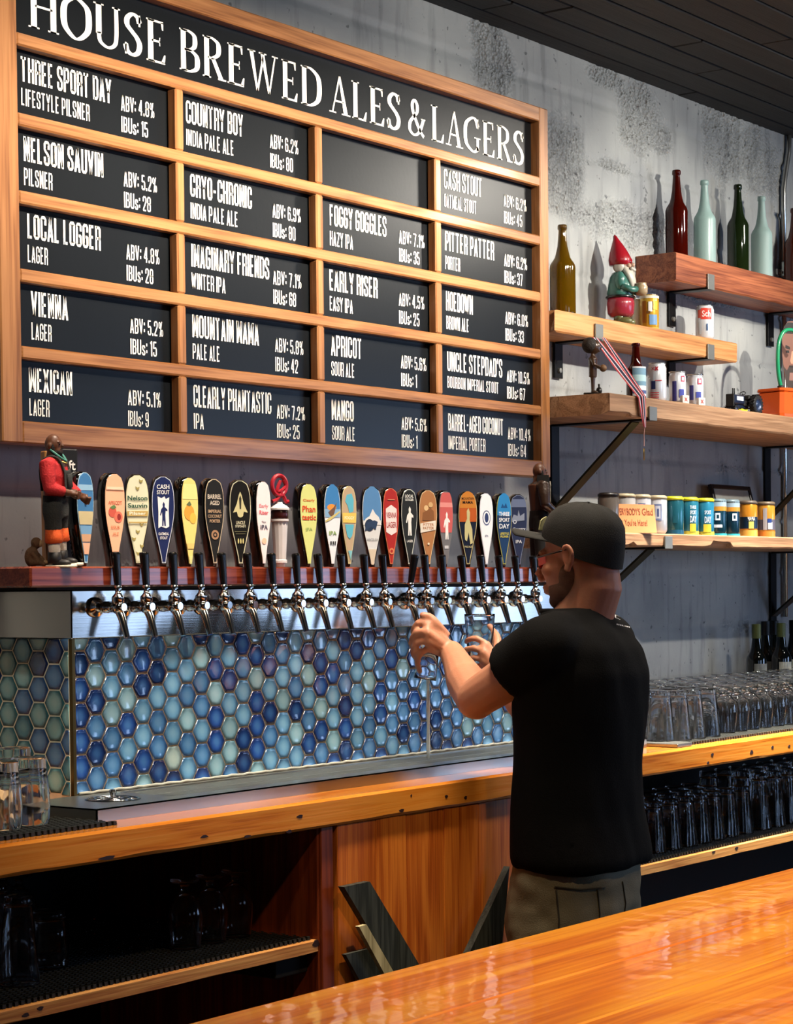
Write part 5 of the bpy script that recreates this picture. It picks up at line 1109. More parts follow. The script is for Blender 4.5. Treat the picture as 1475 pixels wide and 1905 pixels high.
a2 = at_y(1123, 628, -.057)
strip([(a, X_*.9), (a.lerp(c, .5), Vector((.8, 0, .5))), (c, Vector((.9, 0, .25))), (d, X_), (e, X_*.35)], .034, 0, 'l')
off = Vector((0, -.0025, 0))
c2 = at_y(1197, 738, -.265)
strip([(a2, X_*.8), (a2.lerp(c2, .5), Vector((.75, 0, .5))), (c2, Vector((.8, 0, .25))), (d+off+X_*.004, X_*.8), (e+off, X_*.3)], .028, 0, 'r')
b = MB(); b.tube([e, at_y(1198, 806, -.262), at_y(1198, 830, -.262)], .0012, 6); b.build('cord', mat('ribbon_pink', '#b98a80', .6), t)
m_ = at_y(1198, 845, -.262); nv = Vector((.45, -.89, 0))*.0015; b = MB(); b.tube([m_-nv, m_+nv], .019, 24); b.build('medallion', mat('medal_gold', '#8a7038', .35, .9), t)
# ------------------------------------------------------------------ toy tractor
tx = at_y(1388, 752, -.17).x
t = thing('toy_tractor', 'dark blue toy tractor with treaded rear wheels on the third shelf', 'toy tractor', (tx, -.15, z3), 0)
tb = mat('tractor_blue', '#1d2740', .3, .2, .2, 30, coat=.4); tk = mat('tyre_black', '#17181a', .6, bump=.2, bscale=120); tr_ = mat('tractor_rim', '#2c3b58', .35, .3)
L0, L1 = -.072, .055
b = MB(); b.box((-.078, -.018, .034), (-.005, .018, .066), .004); sub('bonnet', b, tb, sm=False)
b = MB(); b.box((-.084, -.016, .024), (-.078, .016, .068), .002); sub('grille', b, tk, sm=False)
b = MB(); b.box((-.076, -.010, .02), (.04, .010, .036), .003); sub('chassis', b, tb, sm=False)
b = MB(); b.box((-.005, -.016, .03), (.04, .016, .05), .003); b.box((.028, -.018, .05), (.045, .018, .07), .004); sub('seat', b, tk, sm=False)
for xx in (-.062, -.05):
    b = MB(); b.tube([(xx, 0, .064), (xx, 0, .089)], .0025, 8); sub('exhaust_pipe', b, tk)
b = MB(); b.tube([(.0, 0, .05), (.012, 0, .074)], .002, 6); b.tube([(.012+.011*math.cos(a)*.5, .011*math.sin(a), .075+.011*math.cos(a)*.6) for a in [2*PI*i/16 for i in range(16)]], .0015, 6, closed=True); sub('steering_wheel', b, tk)
def wheel(x, y, R, w, lug):
    b = MB(); b.lathe([(R*.62, -w), (R*.9, -w), (R, -w*.6), (R, w*.6), (R*.9, w), (R*.62, w), (R*.62, -w)], (x, y, R+.001), 28, 'y', cap=False)
    for i in range(lug):
        a = 2*PI*i/lug
        for sgn in (-1, 1):
            ca, sa = math.cos(a+sgn*.05), math.sin(a+sgn*.05); P = Vector((x+R*ca, y+sgn*w*.5, R+.001+R*sa)); u = Vector((ca, 0, sa)); v = Vector((-sa, 0, ca))
            vs = [P+u*p_+v*q_*.12*R*.5+Vector((0, r_*w*.5, 0)) for p_ in (-.0006, .0024) for q_ in (-1, 1) for r_ in (-1, 1)]
            b.add(vs, [(0,1,3,2), (4,6,7,5), (0,4,5,1), (2,3,7,6), (0,2,6,4), (1,5,7,3)])
    o = sub('tyre', b, tk, sm=False)
    b = MB(); b.lathe([(0, -w*.7), (R*.2, -w*.8), (R*.25, -w*.4), (R*.5, -w*.3), (R*.62, -w*.95), (R*.64, -w), (R*.64, w), (R*.5, w*.3), (0, w*.5)], (x, y, R+.001), 24, 'y'); sub('rim', b, tr_, o)
wheel(.042, -.036, .034, .011, 18); wheel(.042, .036, .034, .011, 18); wheel(-.07, -.016, .014, .005, 10); wheel(-.07, .016, .014, .005, 10)
b = MB(); b.tube([(.042, -.04, .035), (.042, .04, .035)], .004, 8); b.tube([(-.07, -.02, .015), (-.07, .02, .015)], .003, 8); sub('axle', b, tk)
b = MB(); b.box((-.066, -.0188, .046), (-.018, -.018, .060)); sub('decal', b, flat('#c9d2e2'), sm=False)
b = MB(); b.prism([(-.03, .001), (.03, .001), (.026, .006), (.03, .012), (.01, .009), (-.012, .013), (-.02, .008), (-.034, .010)], -.002, .002); o = link('yellow_scrap', b.mesh('yellow_scrap', mat('yellow_plastic', '#d9d82c', .5)), None, 'small crumpled yellow scrap under the toy tractor', 'scrap'); o.location = (at_y(1380, 760, -.2).x, -.205, z3)
# ------------------------------------------------------------------ orange jug with green tube and face cut-out
ox = at_y(1472, 760, -.17).x
t = thing('orange_container', 'orange moulded plastic container at the right edge of the third shelf', 'container', (ox, -.14, z3), -.2)
og = mat('orange_plastic', '#d0561a', .3, 0, .1, 15, coat=.3)
b = MB()
def rr_(hx, hy, z, e=.012): return [(sx*hx-sx*e*(1-abs(c_)), sy*hy-sy*e*(1-abs(s_)), z) for sx, sy, c_, s_ in ((1,-1,0,1),(1,-1,1,0),(1,1,1,0),(1,1,0,1),(-1,1,0,1),(-1,1,1,0),(-1,-1,1,0),(-1,-1,0,1))]
b.loft([rr_(.105, .075, .0), rr_(.105, .075, .018), rr_(.098, .068, .02), rr_(.088, .062, .095), rr_(.078, .055, .1)]); sub('body', b, og, sm=False)
b = MB(); b.loft([rr_(.085, .06, .1), rr_(.088, .062, .104), rr_(.086, .06, .112)]); sub('lid', b, og, sm=False)
for k in range(4):
    b = MB(); b.ell((.0, -.066, .025+.02*k), (.03, .012, .008), 12, 8); sub('rib', b, og)
b = MB(); b.lathe([(.012, .112), (.013, .120), (.009, .122)], (-.055, -.03, 0), 14); sub('tube_socket', b, tk)
b = MB(); b.tube(catmull([(-.055, -.03, .115), (-.068, -.03, .16), (-.073, -.03, .22), (-.066, -.03, .275), (-.045, -.03, .31), (-.012, -.03, .325), (.03, -.03, .318), (.06, -.03, .27)], 5), .0075, 10); sub('green_tube', b, mat('green_tube', '#1f8a5c', .25, coat=.4))
fx = at_y(1476, 640, -.13).x
t = thing('face_cutout', 'flat cardboard cut-out of a bearded face above the orange container', 'cut-out', (fx, -.125, 2.2525), -.6)
b = MB(); H_ = at_y(1470, 580, -.2).z-2.2525
def prof(sc): return [(u*sc*.046, v*H_*.95) for u, v in ((.0,.0),(.3,.02),(.55,.12),(.75,.3),(.9,.5),(.92,.75),(.75,.92),(.4,1),(0,1.01),(-.4,1),(-.75,.92),(-.92,.75),(-.9,.5),(-.75,.3),(-.55,.12),(-.3,.02))]
b.prism(prof(1), 0, .002); sub('card', b, mat('cutout_skin', '#7a4a38', .5), sm=False)
def cut(P, c, y): q = MB(); q.prism([(u*.046, v*H_*.95) for u, v in P], y, y+.0003); link('printed_feature', q.mesh('printed_feature', flat(c)), t)
cut([(-.9,.83),(.9,.83),(.72,.93),(.4,.99),(-.4,.99),(-.72,.93)], '#222120', -.0005)
cut([(-.55,.12),(-.3,.02),(.3,.02),(.55,.12),(.78,.36),(.5,.30),(.3,.36),(-.3,.36),(-.5,.30),(-.78,.36)], '#3a302c', -.0005)
cut([(-.3,.16),(.3,.16),(.25,.27),(-.25,.27)], '#8e6a60', -.0009)
for s_ in (-1, 1):
    cut([(s_*.2,.60),(s_*.65,.62),(s_*.6,.665),(s_*.22,.64)][::s_], '#2a1f1c', -.0005); cut([(s_*.28,.55),(s_*.58,.56),(s_*.55,.59),(s_*.3,.59)][::s_], '#1d1715', -.0005)
cut([(-.12,.40),(.12,.40),(.2,.44),(.06,.58),(-.06,.58),(-.2,.44)], '#c28f76', -.0005); cut([(-.22,.345),(.22,.345),(.3,.375),(-.3,.375)], '#2a1f1c', -.001)
# ------------------------------------------------------------------ drinking glasses
clear = mat('clear_glass', '#ffffff', .06, 0, 0, 1, trans=1.0, ior=1.3)
def glass_mesh(nm, outer, inner, n=28):
    b = MB(); b.lathe(outer+inner, n=n, cap=False); me = b.mesh(nm, clear)
    for p in me.polygons: p.use_smooth = True
    return me
# all stand upside down on the mats: rim at z=0, base on top
pint = glass_mesh('pint_glass', [(0, .148), (.026, .148), (.0295, .146), (.030, .140), (.0425, .006), (.0435, .001)], [(.0425, 0), (.0408, .003), (.0280, .130), (.026, .132), (0, .133)])
pin = glass_mesh('conical_glass', [(0, .178), (.024, .178), (.0275, .175), (.028, .165), (.0415, .006), (.0425, .001)], [(.0415, 0), (.040, .003), (.0262, .155), (.024, .158), (0, .160)])
tul = glass_mesh('tulip_glass', [(0, .150), (.031, .150), (.032, .1475), (.028, .144), (.011, .139), (.0075, .131), (.009, .124), (.020, .116), (.034, .098), (.0395, .072), (.0375, .038), (.0335, .004)], [(.0325, 0), (.0322, .004), (.036, .038), (.038, .072), (.0325, .096), (.018, .112), (.006, .117), (0, .118)])
tumb = glass_mesh('faceted_tumbler', [(0, .118), (.031, .118), (.0335, .116), (.034, .108), (.0375, .070), (.041, .030), (.040, .004)], [(.039, 0), (.038, .003), (.039, .030), (.0355, .068), (.031, .096), (.028, .1), (0, .101)])
ORDN = ORD[:19]+['twentieth','twenty-first','twenty-second','twenty-third','twenty-fourth','twenty-fifth']
ROWN = ['front', 'second', 'third', 'fourth', 'back']
def place(me, nm, x, y, z, label, group, rz=0):
    o = bpy.data.objects.new(nm, me); C.objects.link(o); o.location = (x, y, z); o.rotation_euler = (0, 0, rz)
    tag(o, label, 'glass', group); return o
zm = ZC+.0080
rg = random.Random(11)
x0 = at_y(1212, 1345, -.50).x
# left cluster of straight glasses just right of the man, then rows of stemmed glasses to the right edge
rows = [-.50, -.41, -.32]
for r, y in enumerate(rows):
    for k in range(5):
        x = x0-.04+.094*k+(.045 if r % 2 else 0)-.02*r
        if x > 5.37: place(pint, 'straight_glass', x+rg.uniform(-.004, .004), y+rg.uniform(-.004, .004), zm if x > xr+.04 else ZC+.0125, '%s straight glass from the man in the %s row of the cluster beside him' % (ORDN[k], ROWN[r]), 'straight glasses beside the man')
xs_ = x0+.50
for r, y in enumerate([-.47, -.385, -.30, -.215, -.13]):
    x = xs_+(.045 if r % 2 else 0)-(.02*r); k = 0
    while x < 7.5:
        place(tul, 'stemmed_glass', x+rg.uniform(-.005, .005), y+rg.uniform(-.005, .005), zm, '%s upturned stemmed glass from the left in the %s row on the right counter' % (ORDN[k], ROWN[r]), 'stemmed glasses on the right counter'); k += 1
        x += .088
# right lower shelf
zs = ZSH+.008
for r, y in enumerate([-.50, -.41, -.32]):
    for k in range(9):
        x = XC+.12+.092*k+(.046 if r % 2 else 0)
        if x < 5.9: place(pint, 'straight_glass', x, y+rg.uniform(-.004, .004), zs, '%s pint glass from the left in the %s row on the lower right shelf' % (ORDN[k], ROWN[r]), 'pint glasses on the lower right shelf')
    for k in range(9):
        x = 6.0+.10*k+(.05 if r % 2 else 0); place(pin, 'conical_glass', x, y, zs, '%s tall conical glass from the left, %s row on the lower right shelf' % (ORDN[k], ROWN[r]), 'tall glasses on the lower right shelf')
# bottom compartment right of the man: glints of glasses
for r, y in enumerate([-.5, -.40]):
    for k in range(8): place(pint, 'straight_glass', XC+.14+.11*k+.05*r, y, .111, '%s glass from the left, %s row at the bottom of the right cabinet bay' % (ORDN[k], ROWN[r]), 'glasses in the bottom of the right bay')
# left lower shelf
g = at_z(36, 1830, zs); place(pin, 'conical_glass', g.x, g.y, zs, 'tall conical glass upside down at the left end of the lower left shelf', None)
g = at_z(92, 1798, zs); place(tumb, 'faceted_tumbler', g.x, g.y, zs, 'tumbler behind the tall conical glass on the lower left shelf', None)
g = at_z(-10, 1800, zs); place(pin, 'conical_glass', g.x, g.y, zs, 'tall glass cut by the left picture edge on the lower left shelf', None)
for r in range(2):
    for k in range(6): place(tul, 'stemmed_glass', 2.75+.098*k+.03*r, -.02+.085*r-.05, zs, '%s shadowed stemmed glass from the left, %s back row of the lower left shelf' % (ORDN[k], ['rear', 'forward'][r]), 'glasses at the back of the lower left shelf')
for k, (px, py) in enumerate(((345, 1763), (392, 1752), (439, 1741))):
    g = at_z(px, py, zs); place(tul, 'stemmed_glass', g.x, g.y, zs, '%s of three glinting stemmed glasses near the right end of the lower left shelf' % ORDN[k], 'glinting glasses on the lower left shelf')
# tumblers on the counter left of the tray
def facet(r0, z):
    return [(r0*(1+.02*math.cos(6*a))*math.cos(a), r0*(1+.02*math.cos(6*a))*math.sin(a), z) for a in [2*PI*i/36 for i in range(36)]]
for (px, py, lab) in ((55, 1541, 'clear faceted tumbler upside down left of the drip tray'), (3, 1550, 'faceted tumbler cut by the left picture edge on the counter mat'), (28, 1515, 'faceted tumbler behind the other two on the counter mat')):
    g = at_z(px, py-8, zm); b = MB()
    rings = [facet(.0375, .001), facet(.0385, .004), facet(.039, .035), facet(.0375, .065)]
    o_ = [(.0385, 0), (.0395, .004), (.0405, .035), (.0385, .075), (.0355, .108), (.0345, .130), (.034, .134), (0, .134)]
    i_ = [(0, .112), (.030, .110), (.034, .078), (.0375, .035), (.0370, .003), (.0385, 0)]
    n = 24; rg_ = []
    b.loft([[(r*(1+(.025*math.cos(8*a) if .02 < z < .1 else 0))*math.cos(a), r*(1+(.025*math.cos(8*a) if .02 < z < .1 else 0))*math.sin(a), z) for a in [2*PI*i/48 for i in range(48)]] for r, z in o_[:-1]+[(.001, .134), (.001, .112)]+i_[1:]], cap=False)
    me = b.mesh('tumbler', clear)
    for p in me.polygons: p.use_smooth = True
    place(me, 'tumbler', g.x, g.y, zm, lab, None)
# crumpled beige paper beside the tumblers
paper = mat('kraft_paper', '#c3a67c', .8, 0, .2, 25, .3, 40)
rn = random.Random(4)
for k, (px, py) in enumerate(((5, 1493), (40, 1478), (20, 1506), (62, 1492), (-8, 1478))):
    g = at_z(px-16, py+8, zm); nx, ny = 10, 6; vs = []; L_ = .085; Wd_ = .045
    ang = rn.uniform(-.5, .9)
    for j in range(ny+1):
        for i in range(nx+1):
            u = (i/nx-.5)*L_; v = (j/ny-.5)*Wd_; z = .006+.018*k*.6+.014*math.sin(i*.9+k)+.012*abs(v)/.02+.004*noise.noise(Vector((i*.7, j*.9, k*3.1)))
            vs.append((u*math.cos(ang)-v*math.sin(ang), u*math.sin(ang)+v*math.cos(ang), z))
    fs = [(j*(nx+1)+i, j*(nx+1)+i+1, (j+1)*(nx+1)+i+1, (j+1)*(nx+1)+i) for j in range(ny) for i in range(nx)]
    m0 = min(v[2] for v in vs); vs = [(a, c, d-m0+.001+.010*k) for a, c, d in vs]
    b = MB(); b.add(vs, fs); me = b.mesh('folded_paper', paper)
    o = link('folded_paper', me, None, '%s strip of folded beige kraft paper from the bottom of the heap' % ORDN[k], 'paper', 'beige paper strips behind the tumblers'); o.location = (g.x, g.y, zm)
    md = o.modifiers.new('s', 'SOLIDIFY'); md.thickness = .0012
# ------------------------------------------------------------------ the bartender
skin = mat('skin', '#b87d60', .5, 0, .12, 14, .12, 150, sss=.15)
shirt_m = mat('black_cotton', '#0b0b0b', .9, 0, .2, 12, .25, 300, spec=.15)
trou_m = mat('olive_canvas', '#746e57', .75, 0, .15, 10, .3, 350)
cap_m = mat('cap_olive_black', '#15140f', .85, 0, .2, 20, .3, 400)
px0, py0 = 4.345, -.86
man = thing('person', 'man in black t-shirt, dark cap and olive trousers seen from behind pouring at the taps', 'person', (px0, py0, 0))
FW = Vector((-.15, .989, 0)).normalized(); RT = Vector((FW.y, -FW.x, 0))
def mp(r, f, z): return Vector((px0, py0, 0))+RT*r+FW*f+Vector((0, 0, z))
def ring(z, a, b_, r0=0, f0=0, n=28, p=2.3, tilt=0):
    out = []
    for i in range(n):
        t_ = 2*PI*i/n; c, s_ = math.cos(t_), math.sin(t_)
        x = a*math.copysign(abs(c)**(2/p), c); y = b_*math.copysign(abs(s_)**(2/p), s_)
        out.append(mp(r0+x, f0+y, z+tilt*y))
    return out
Lsh, Lel, Lwr, Lkn = at_y(1008, 1178, -.885), at_y(884, 1300, -.66), at_y(840, 1214, -.46), at_y(803, 1180, -.405)
Rsh = mp(.185, 0, 1.408); Rel = mp(.27, .25, 1.21); Rwr = Vector((4.545, -.485, 1.335)); Rkn = at_y(915, 1215, -.425)
b = MB()
# torso
b.loft([ring(z, a, c, 0, f) for z, a, c, f in ((.80,.165,.115,0),(.90,.168,.12,0),(1.0,.155,.115,.01),(1.12,.152,.112,.015),(1.25,.168,.118,.01),(1.35,.178,.115,0),(1.40,.150,.085,-.01),(1.445,.085,.06,-.012),(1.47,.055,.055,-.01))])
# head, in head space
HO = Vector((4.352, -.866, 1.622)); hf = Vector((-.10, .995, 0)).normalized(); hr = Vector((hf.y, -hf.x, 0))
Mh = Matrix((hr, hf, Vector((0, 0, 1)))).transposed() @ Matrix.Rotation(math.radians(-7), 3, 'X')
def hp_(x, y, z): return HO+Mh @ Vector((x, y, z))
def hell(c, r, n=18, m=12, rx=0, rz=0):
    R = Mh @ Euler((rx, 0, rz)).to_matrix(); b.ell(hp_(*c), r, n, m, R)
hell((0,-.012,.042), (.077,.099,.088), 26, 18); hell((0,.034,-.02), (.062,.068,.082), 22, 14); hell((0,.030,-.066), (.055,.060,.046)); hell((0,.070,-.094), (.026,.024,.022))
hell((0,.083,.022), (.050,.022,.014)); hell((-.036,.068,-.022), (.026,.024,.02)); hell((.036,.068,-.022), (.026,.024,.02))
b.tube([hp_(0,.094,.016), hp_(0,.106,-.008), hp_(0,.120,-.030)], [.009,.011,.014], 10); hell((0,.112,-.036), (.018,.012,.009)); hell((0,.098,-.060), (.026,.012,.007)); hell((0,.096,-.072), (.023,.013,.008)); hell((0,.09,-.066), (.03,.012,.016))
for sx in (-1, 1):
    # ear: rim, lobe
    b.tube(catmull([hp_(sx*.076,.004,-.026), hp_(sx*.084,-.012,-.014), hp_(sx*.090,-.020,.008), hp_(sx*.089,-.010,.026), hp_(sx*.082,.006,.022), hp_(sx*.077,.010,.006)], 4), .0052, 8)
    hell((sx*.079,-.004,.000), (.006,.017,.027)); hell((sx*.079,.002,-.027), (.007,.010,.010))
NB = Vector((px0, py0, 1.44))+FW*(.014)
b.tube([hp_(0, -.030, -.02), hp_(0, -.030, -.075), hp_(0,-.022,-.11).lerp(NB, .35), NB], [.060, .064, .068, .074], 22)
# arms
def limb(P, R, n=16, sub=4):
    Q = catmull(P, sub); rr = []
    for i in range(len(Q)):
        t_ = i/sub; k = min(int(t_), len(R)-2); rr.append(R[k]+(R[k+1]-R[k])*(t_-k))
    b.tube(Q, rr, n)
    b.ell(P[0], (R[0],)*3, 14, 10); b.ell(P[-1], (R[-1],)*3, 14, 10)
Ls2 = Lsh+Vector((.022,0,-.04)); limb([Ls2, Ls2.lerp(Lel, .5)+Vector((0,0,-.003)), Lel], [.046, .056, .049]); b.ell(Lel+Vector((.002,-.002,-.004)), (.047,.047,.047), 16, 12)
limb([Lel, Lel.lerp(Lwr, .38)+Vector((.0,0,-.002)), Lel.lerp(Lwr, .75), Lwr], [.048, .050, .037, .031])
limb([Rsh, Rsh.lerp(Rel, .5), Rel], [.052, .05, .041]); limb([Rel, Rel.lerp(Rwr, .35), Rwr], [.041, .042, .026])
for A_ in (Lsh, Rsh): b.tube([mp(0, -.005, 1.385), A_+Vector((0,0,-.02))], [.07, .045], 16)
# legs
for sx in (-1, 1): limb([mp(sx*.09, 0, .86), mp(sx*.10, .02, .48), mp(sx*.105, -.01, .10)], [.078, .055, .04])
# left hand
def hand(wr, kn_line, fingers, thumb, rp=.0125):
    n = len(kn_line)
    for i, k in enumerate(kn_line):
        b.tube([wr+(k-wr)*.05, wr.lerp(k, .5), k], [.018, .017, .0125], 12)
    for i in range(n-1): b.tube([kn_line[i].lerp(wr, .45), kn_line[i+1].lerp(wr, .45)], .015, 10)
    for i in range(n-1): b.tube([kn_line[i], kn_line[i+1]], .0105, 10)
    for f, r in fingers:
        b.tube(catmull(f, 3), [r*(1-.18*j/(3*(len(f)-1))) for j in range(3*(len(f)-1)+1)], 10)
        b.ell(f[-1], (r*.84,)*3, 10, 8); b.ell(f[1], (r*1.06,)*3, 10, 8)
    f, r = thumb; b.tube(catmull(f, 3), [r*1.25-(r*.35)*j/(3*(len(f)-1)) for j in range(3*(len(f)-1)+1)], 10); b.ell(f[-1], (r*.92,)*3, 10, 8)
def A(*t_): return at_y(*t_)
kl = [A(797,1160,-.42), A(793,1176,-.425), A(795,1192,-.425), A(801,1206,-.422)]
hand(Lwr, kl, [([kl[0], A(778,1160,-.398), A(769,1176,-.376), A(780,1188,-.362)], .0100), ([kl[1], A(775,1177,-.40), A(766,1195,-.377), A(776,1208,-.362)], .0102),
    ([kl[2], A(777,1195,-.40), A(769,1214,-.38), A(778,1228,-.366)], .0100), ([kl[3], A(785,1213,-.405), A(776,1230,-.388), A(781,1248,-.378)], .0090)],
    ([A(830,1184,-.445), A(812,1162,-.435), A(800,1149,-.42), A(787,1145,-.408)], .0112))
kr = [A(902,1196,-.452), A(898,1212,-.455), A(898,1227,-.455), A(902,1240,-.45)]
hand(Rwr, kr, [([kr[0], A(886,1188,-.43), A(872,1190,-.405), A(868,1194,-.385)], .0088), ([kr[1], A(882,1206,-.43), A(868,1208,-.405), A(864,1211,-.385)], .009),
    ([kr[2], A(882,1224,-.43), A(869,1226,-.405), A(866,1228,-.388)], .0086), ([kr[3], A(888,1239,-.432), A(876,1240,-.41), A(872,1241,-.395)], .0076)],
    ([A(925,1215,-.46), A(925,1190,-.44), A(920,1178,-.42), A(912,1170,-.40)], .0102))
body = remesh(b, .0042, skin, 'body', man, 2)
# beard
b = MB(); hell((0,.032,-.070), (.0575,.0625,.046), 22, 14); hell((0,.071,-.096), (.030,.027,.024)); hell((0,.098,-.053), (.024,.010,.004))
for sx in (-1, 1): hell((sx*.052,.02,-.04), (.012,.024,.034))
bd = remesh(b, .004, mat('grey_beard', '#7a5a48', .85, 0, .3, 60, .9, 500), 'beard', man, 2); bd['label'] = 'short grey-brown beard'
for sx in (-1, 1):
    b = MB(); b.ell(hp_(sx*.032,.082,.004), (.0125,.012,.0125), 14, 10); b.build('eye', mat('eye_white', '#cfc6bd', .2), man, True)
# glasses
b = MB()
for sx in (-1, 1):
    b.tube([hp_(sx*.058,.088,.012), hp_(sx*.078,.045,.014), hp_(sx*.084,-.004,.018)], .0022, 8)
    b.tube([hp_(sx*.034+.024*math.cos(a), .100-.010*abs(math.cos(a)), .003+.017*math.sin(a)) for a in [2*PI*i/18 for i in range(18)]], .0018, 6, closed=True)
b.tube([hp_(-.010,.102,.008), hp_(.010,.102,.008)], .002, 6); gl = b.build('glasses', mat('glasses_frame', '#20130d', .3, coat=.4), man, True)
b = MB()
for sx in (-1, 1):
    b.loft([[hp_(sx*.034+.0235*s_*math.cos(a), .1005-.010*abs(math.cos(a))*s_+dy, .003+.0165*s_*math.sin(a)) for a in [2*PI*i/18 for i in range(18)]] for s_, dy in ((.02,.001),(1,.0),(1,.0012),(.02,.0022))])
    b.add([hp_(sx*.058,.0895,.014), hp_(sx*.058,.0895,-.010), hp_(sx*.070,.062,-.006), hp_(sx*.070,.062,.014)], [(0,1,2,3)])
b.build('lens', mat('orange_lens', '#e8551c', .1, 0, .05, 10, trans=.35, coat=.4), gl)
# cap
Mc = Mh @ Matrix.Rotation(math.radians(15), 3, 'X')
def cp_(x, y, z): return HO+Mh @ Vector((0,-.012,.045))+Mc @ (Vector((x, y, z))-Vector((0,-.012,.045)))
b = MB(); rings = []
CR = [(-.006, .985), (.010, .99), (.032, .98), (.055, .93), (.073, .84), (.088, .70), (.099, .50), (.105, .27), (.107, .05)]
for z, s_ in CR:
    rg_ = []
    for i in range(36):
        a = 2*PI*i/36; x = .0845*s_*math.cos(a); y = -.012+.108*s_*math.sin(a)
        low = (1-min(1, z/.05)) if z < .05 else 0
        zz = z+.025+low*(.018*(y/.1))-(.012*low if y < 0 else 0)
        rg_.append(cp_(x, y, zz+.0015*math.sin(8*a)*(z > .03)))
    rings.append(rg_)
inn = [[p+(HO+Mh @ Vector((0,-.01,.04))-p)*.035 for p in r] for r in rings[::-1]]
b.loft(rings+inn, False); crown = b.build('cap', cap_m, man, True, label='dark faded olive-black baseball cap')
b = MB(); rings = []
for k in range(9):
    v = k/8; out = []
    y = .084+.098*v
    for i in range(13):
        u = -1+2*i/12; hw = .066*(1-.28*v*v); yy = y-(.040*u*u)*(1-.25*v); out.append((u*hw, yy, .043-.012*u*u+.004*v))
    rings.append(out)
vs = [cp_(x, y, z) for r in rings for x, y, z in r]+[cp_(x, y, z-.0035) for r in rings for x, y, z in r]; n0 = 9*13; fs = []
for k in range(8):
    for i in range(12): a = k*13+i; fs += [(a, a+1, a+14, a+13), (n0+a, n0+a+13, n0+a+14, n0+a+1)]
for i in range(12): fs += [(i, n0+i, n0+i+1, i+1), (8*13+i, 8*13+i+1, n0+8*13+i+1, n0+8*13+i)]
for k in range(8): fs += [(k*13, (k+1)*13, n0+(k+1)*13, n0+k*13), (k*13+12, n0+k*13+12, n0+(k+1)*13+12, (k+1)*13+12)]
b.add(vs, fs); b.build('brim', cap_m, crown, True)
b = MB(); b.ell(cp_(0,-.012,.132), (.006,.006,.003), 10, 6); b.build('button', cap_m, crown, True)
b = MB(); b.prism([(-.028,-.012),(.0,-.016),(.028,-.012),(.022,.012),(.006,.018),(-.01,.014),(-.024,.008)], 0, .003)
vs = [cp_(v[0]*1.1, .1*math.cos(v[0]*9)+.001-v[1], .066+v[2]*1.1) for v in b.v]; b.v = [tuple(v) for v in vs]; b.build('cap_emblem', mat('emblem_khaki', '#8f8c62', .8, 0, .4, 160), crown)
# shirt
b = MB()
b.loft([ring(z, a, c, r, f, p=2.4) for z, a, c, r, f in ((.874,.205,.154,0,-.004),(.90,.207,.155,0,-.002),(1.0,.196,.145,0,.006),(1.12,.194,.143,0,.006),(1.25,.202,.146,0,-.004),(1.34,.204,.142,0,-.012),(1.40,.190,.122,0,-.018),(1.445,.155,.098,0,-.012),(1.478,.105,.084,.0,.002),(1.494,.088,.080,.0,.010))])
def sleeve(S, E, r0, r1, t_):
    d = (E-S).normalized(); e = S.lerp(E, t_)
    q = [S-d*.02, S+d*.04, S.lerp(E, t_*.5), e]
    b.tube(q, [r0, r0*1.02, (r0+r1)/2, r1], 20); b.ell(S, (r0, r0, r0*.97), 20, 14); b.tube([mp(0, -.01, 1.385), S], [.095, r0], 18); b.tube([mp(0, -.005, 1.425), S+Vector((0,0,.012))], [.075, r0*.86], 18)
sleeve(Lsh+Vector((.022,0,-.034)), Lel, .073, .070, .50); sleeve(Rsh, Rel, .073, .07, .6)
sh = remesh(b, .009, shirt_m, 'shirt', man, 10, .6); sh['label'] = 'loose black t-shirt'
me = sh.data; off = origin(man)
for v in me.vertices:
    p = v.co+off; n_ = v.normal
    q = noise.noise(Vector((p.x*5+p.z*3, p.y*5, p.z*2.5)))*.010+noise.noise(Vector((p.x*14, p.y*14, p.z*6+p.x*9)))*.005
    v.co += n_*(q+.003)
me.update()
# hem and neck rib
b = MB(); b.tube([ring(1.492, .086, .078, 0, .010, 28, 2.2)[i] for i in range(28)], .006, 8, closed=True); b.build('collar', shirt_m, sh, True)
# lettering fragments printed on the upper back
from mathutils.bvhtree import BVHTree
dg = bpy.context.evaluated_depsgraph_get(); dg.update()
bv = BVHTree.FromPolygons([tuple(v.co+off) for v in sh.data.vertices], [tuple(p.vertices) for p in sh.data.polygons])
b = MB(); rn = random.Random(2)
for row, (xa, ya, xb, yb_, hh) in enumerate(((1136, 1140, 1160, 1150, 6.5), (1147, 1160, 1173, 1166, 2.5))):
    k = 0; n = 9 if row == 0 else 8
    for k in range(n):
        t0 = k/n; t1 = (k+.62)/n
        qs = []
        for (tt, dy) in ((t0, 0), (t1, 0), (t1, 1), (t0, 1)):
            x = xa+(xb-xa)*tt; y = ya+(yb_-ya)*tt+dy*hh*rn.uniform(.75, 1)
            hit = bv.ray_cast(CAM, ray(x, y).normalized())
            if hit[0] is not None: qs.append(hit[0]-ray(x, y).normalized()*.0015)
        if len(qs) == 4: b.add(qs, [(0,1,2,3)])
if b.v: b.build('back_print', mat('print_white_shirt', '#c9c9c9', .7), sh)
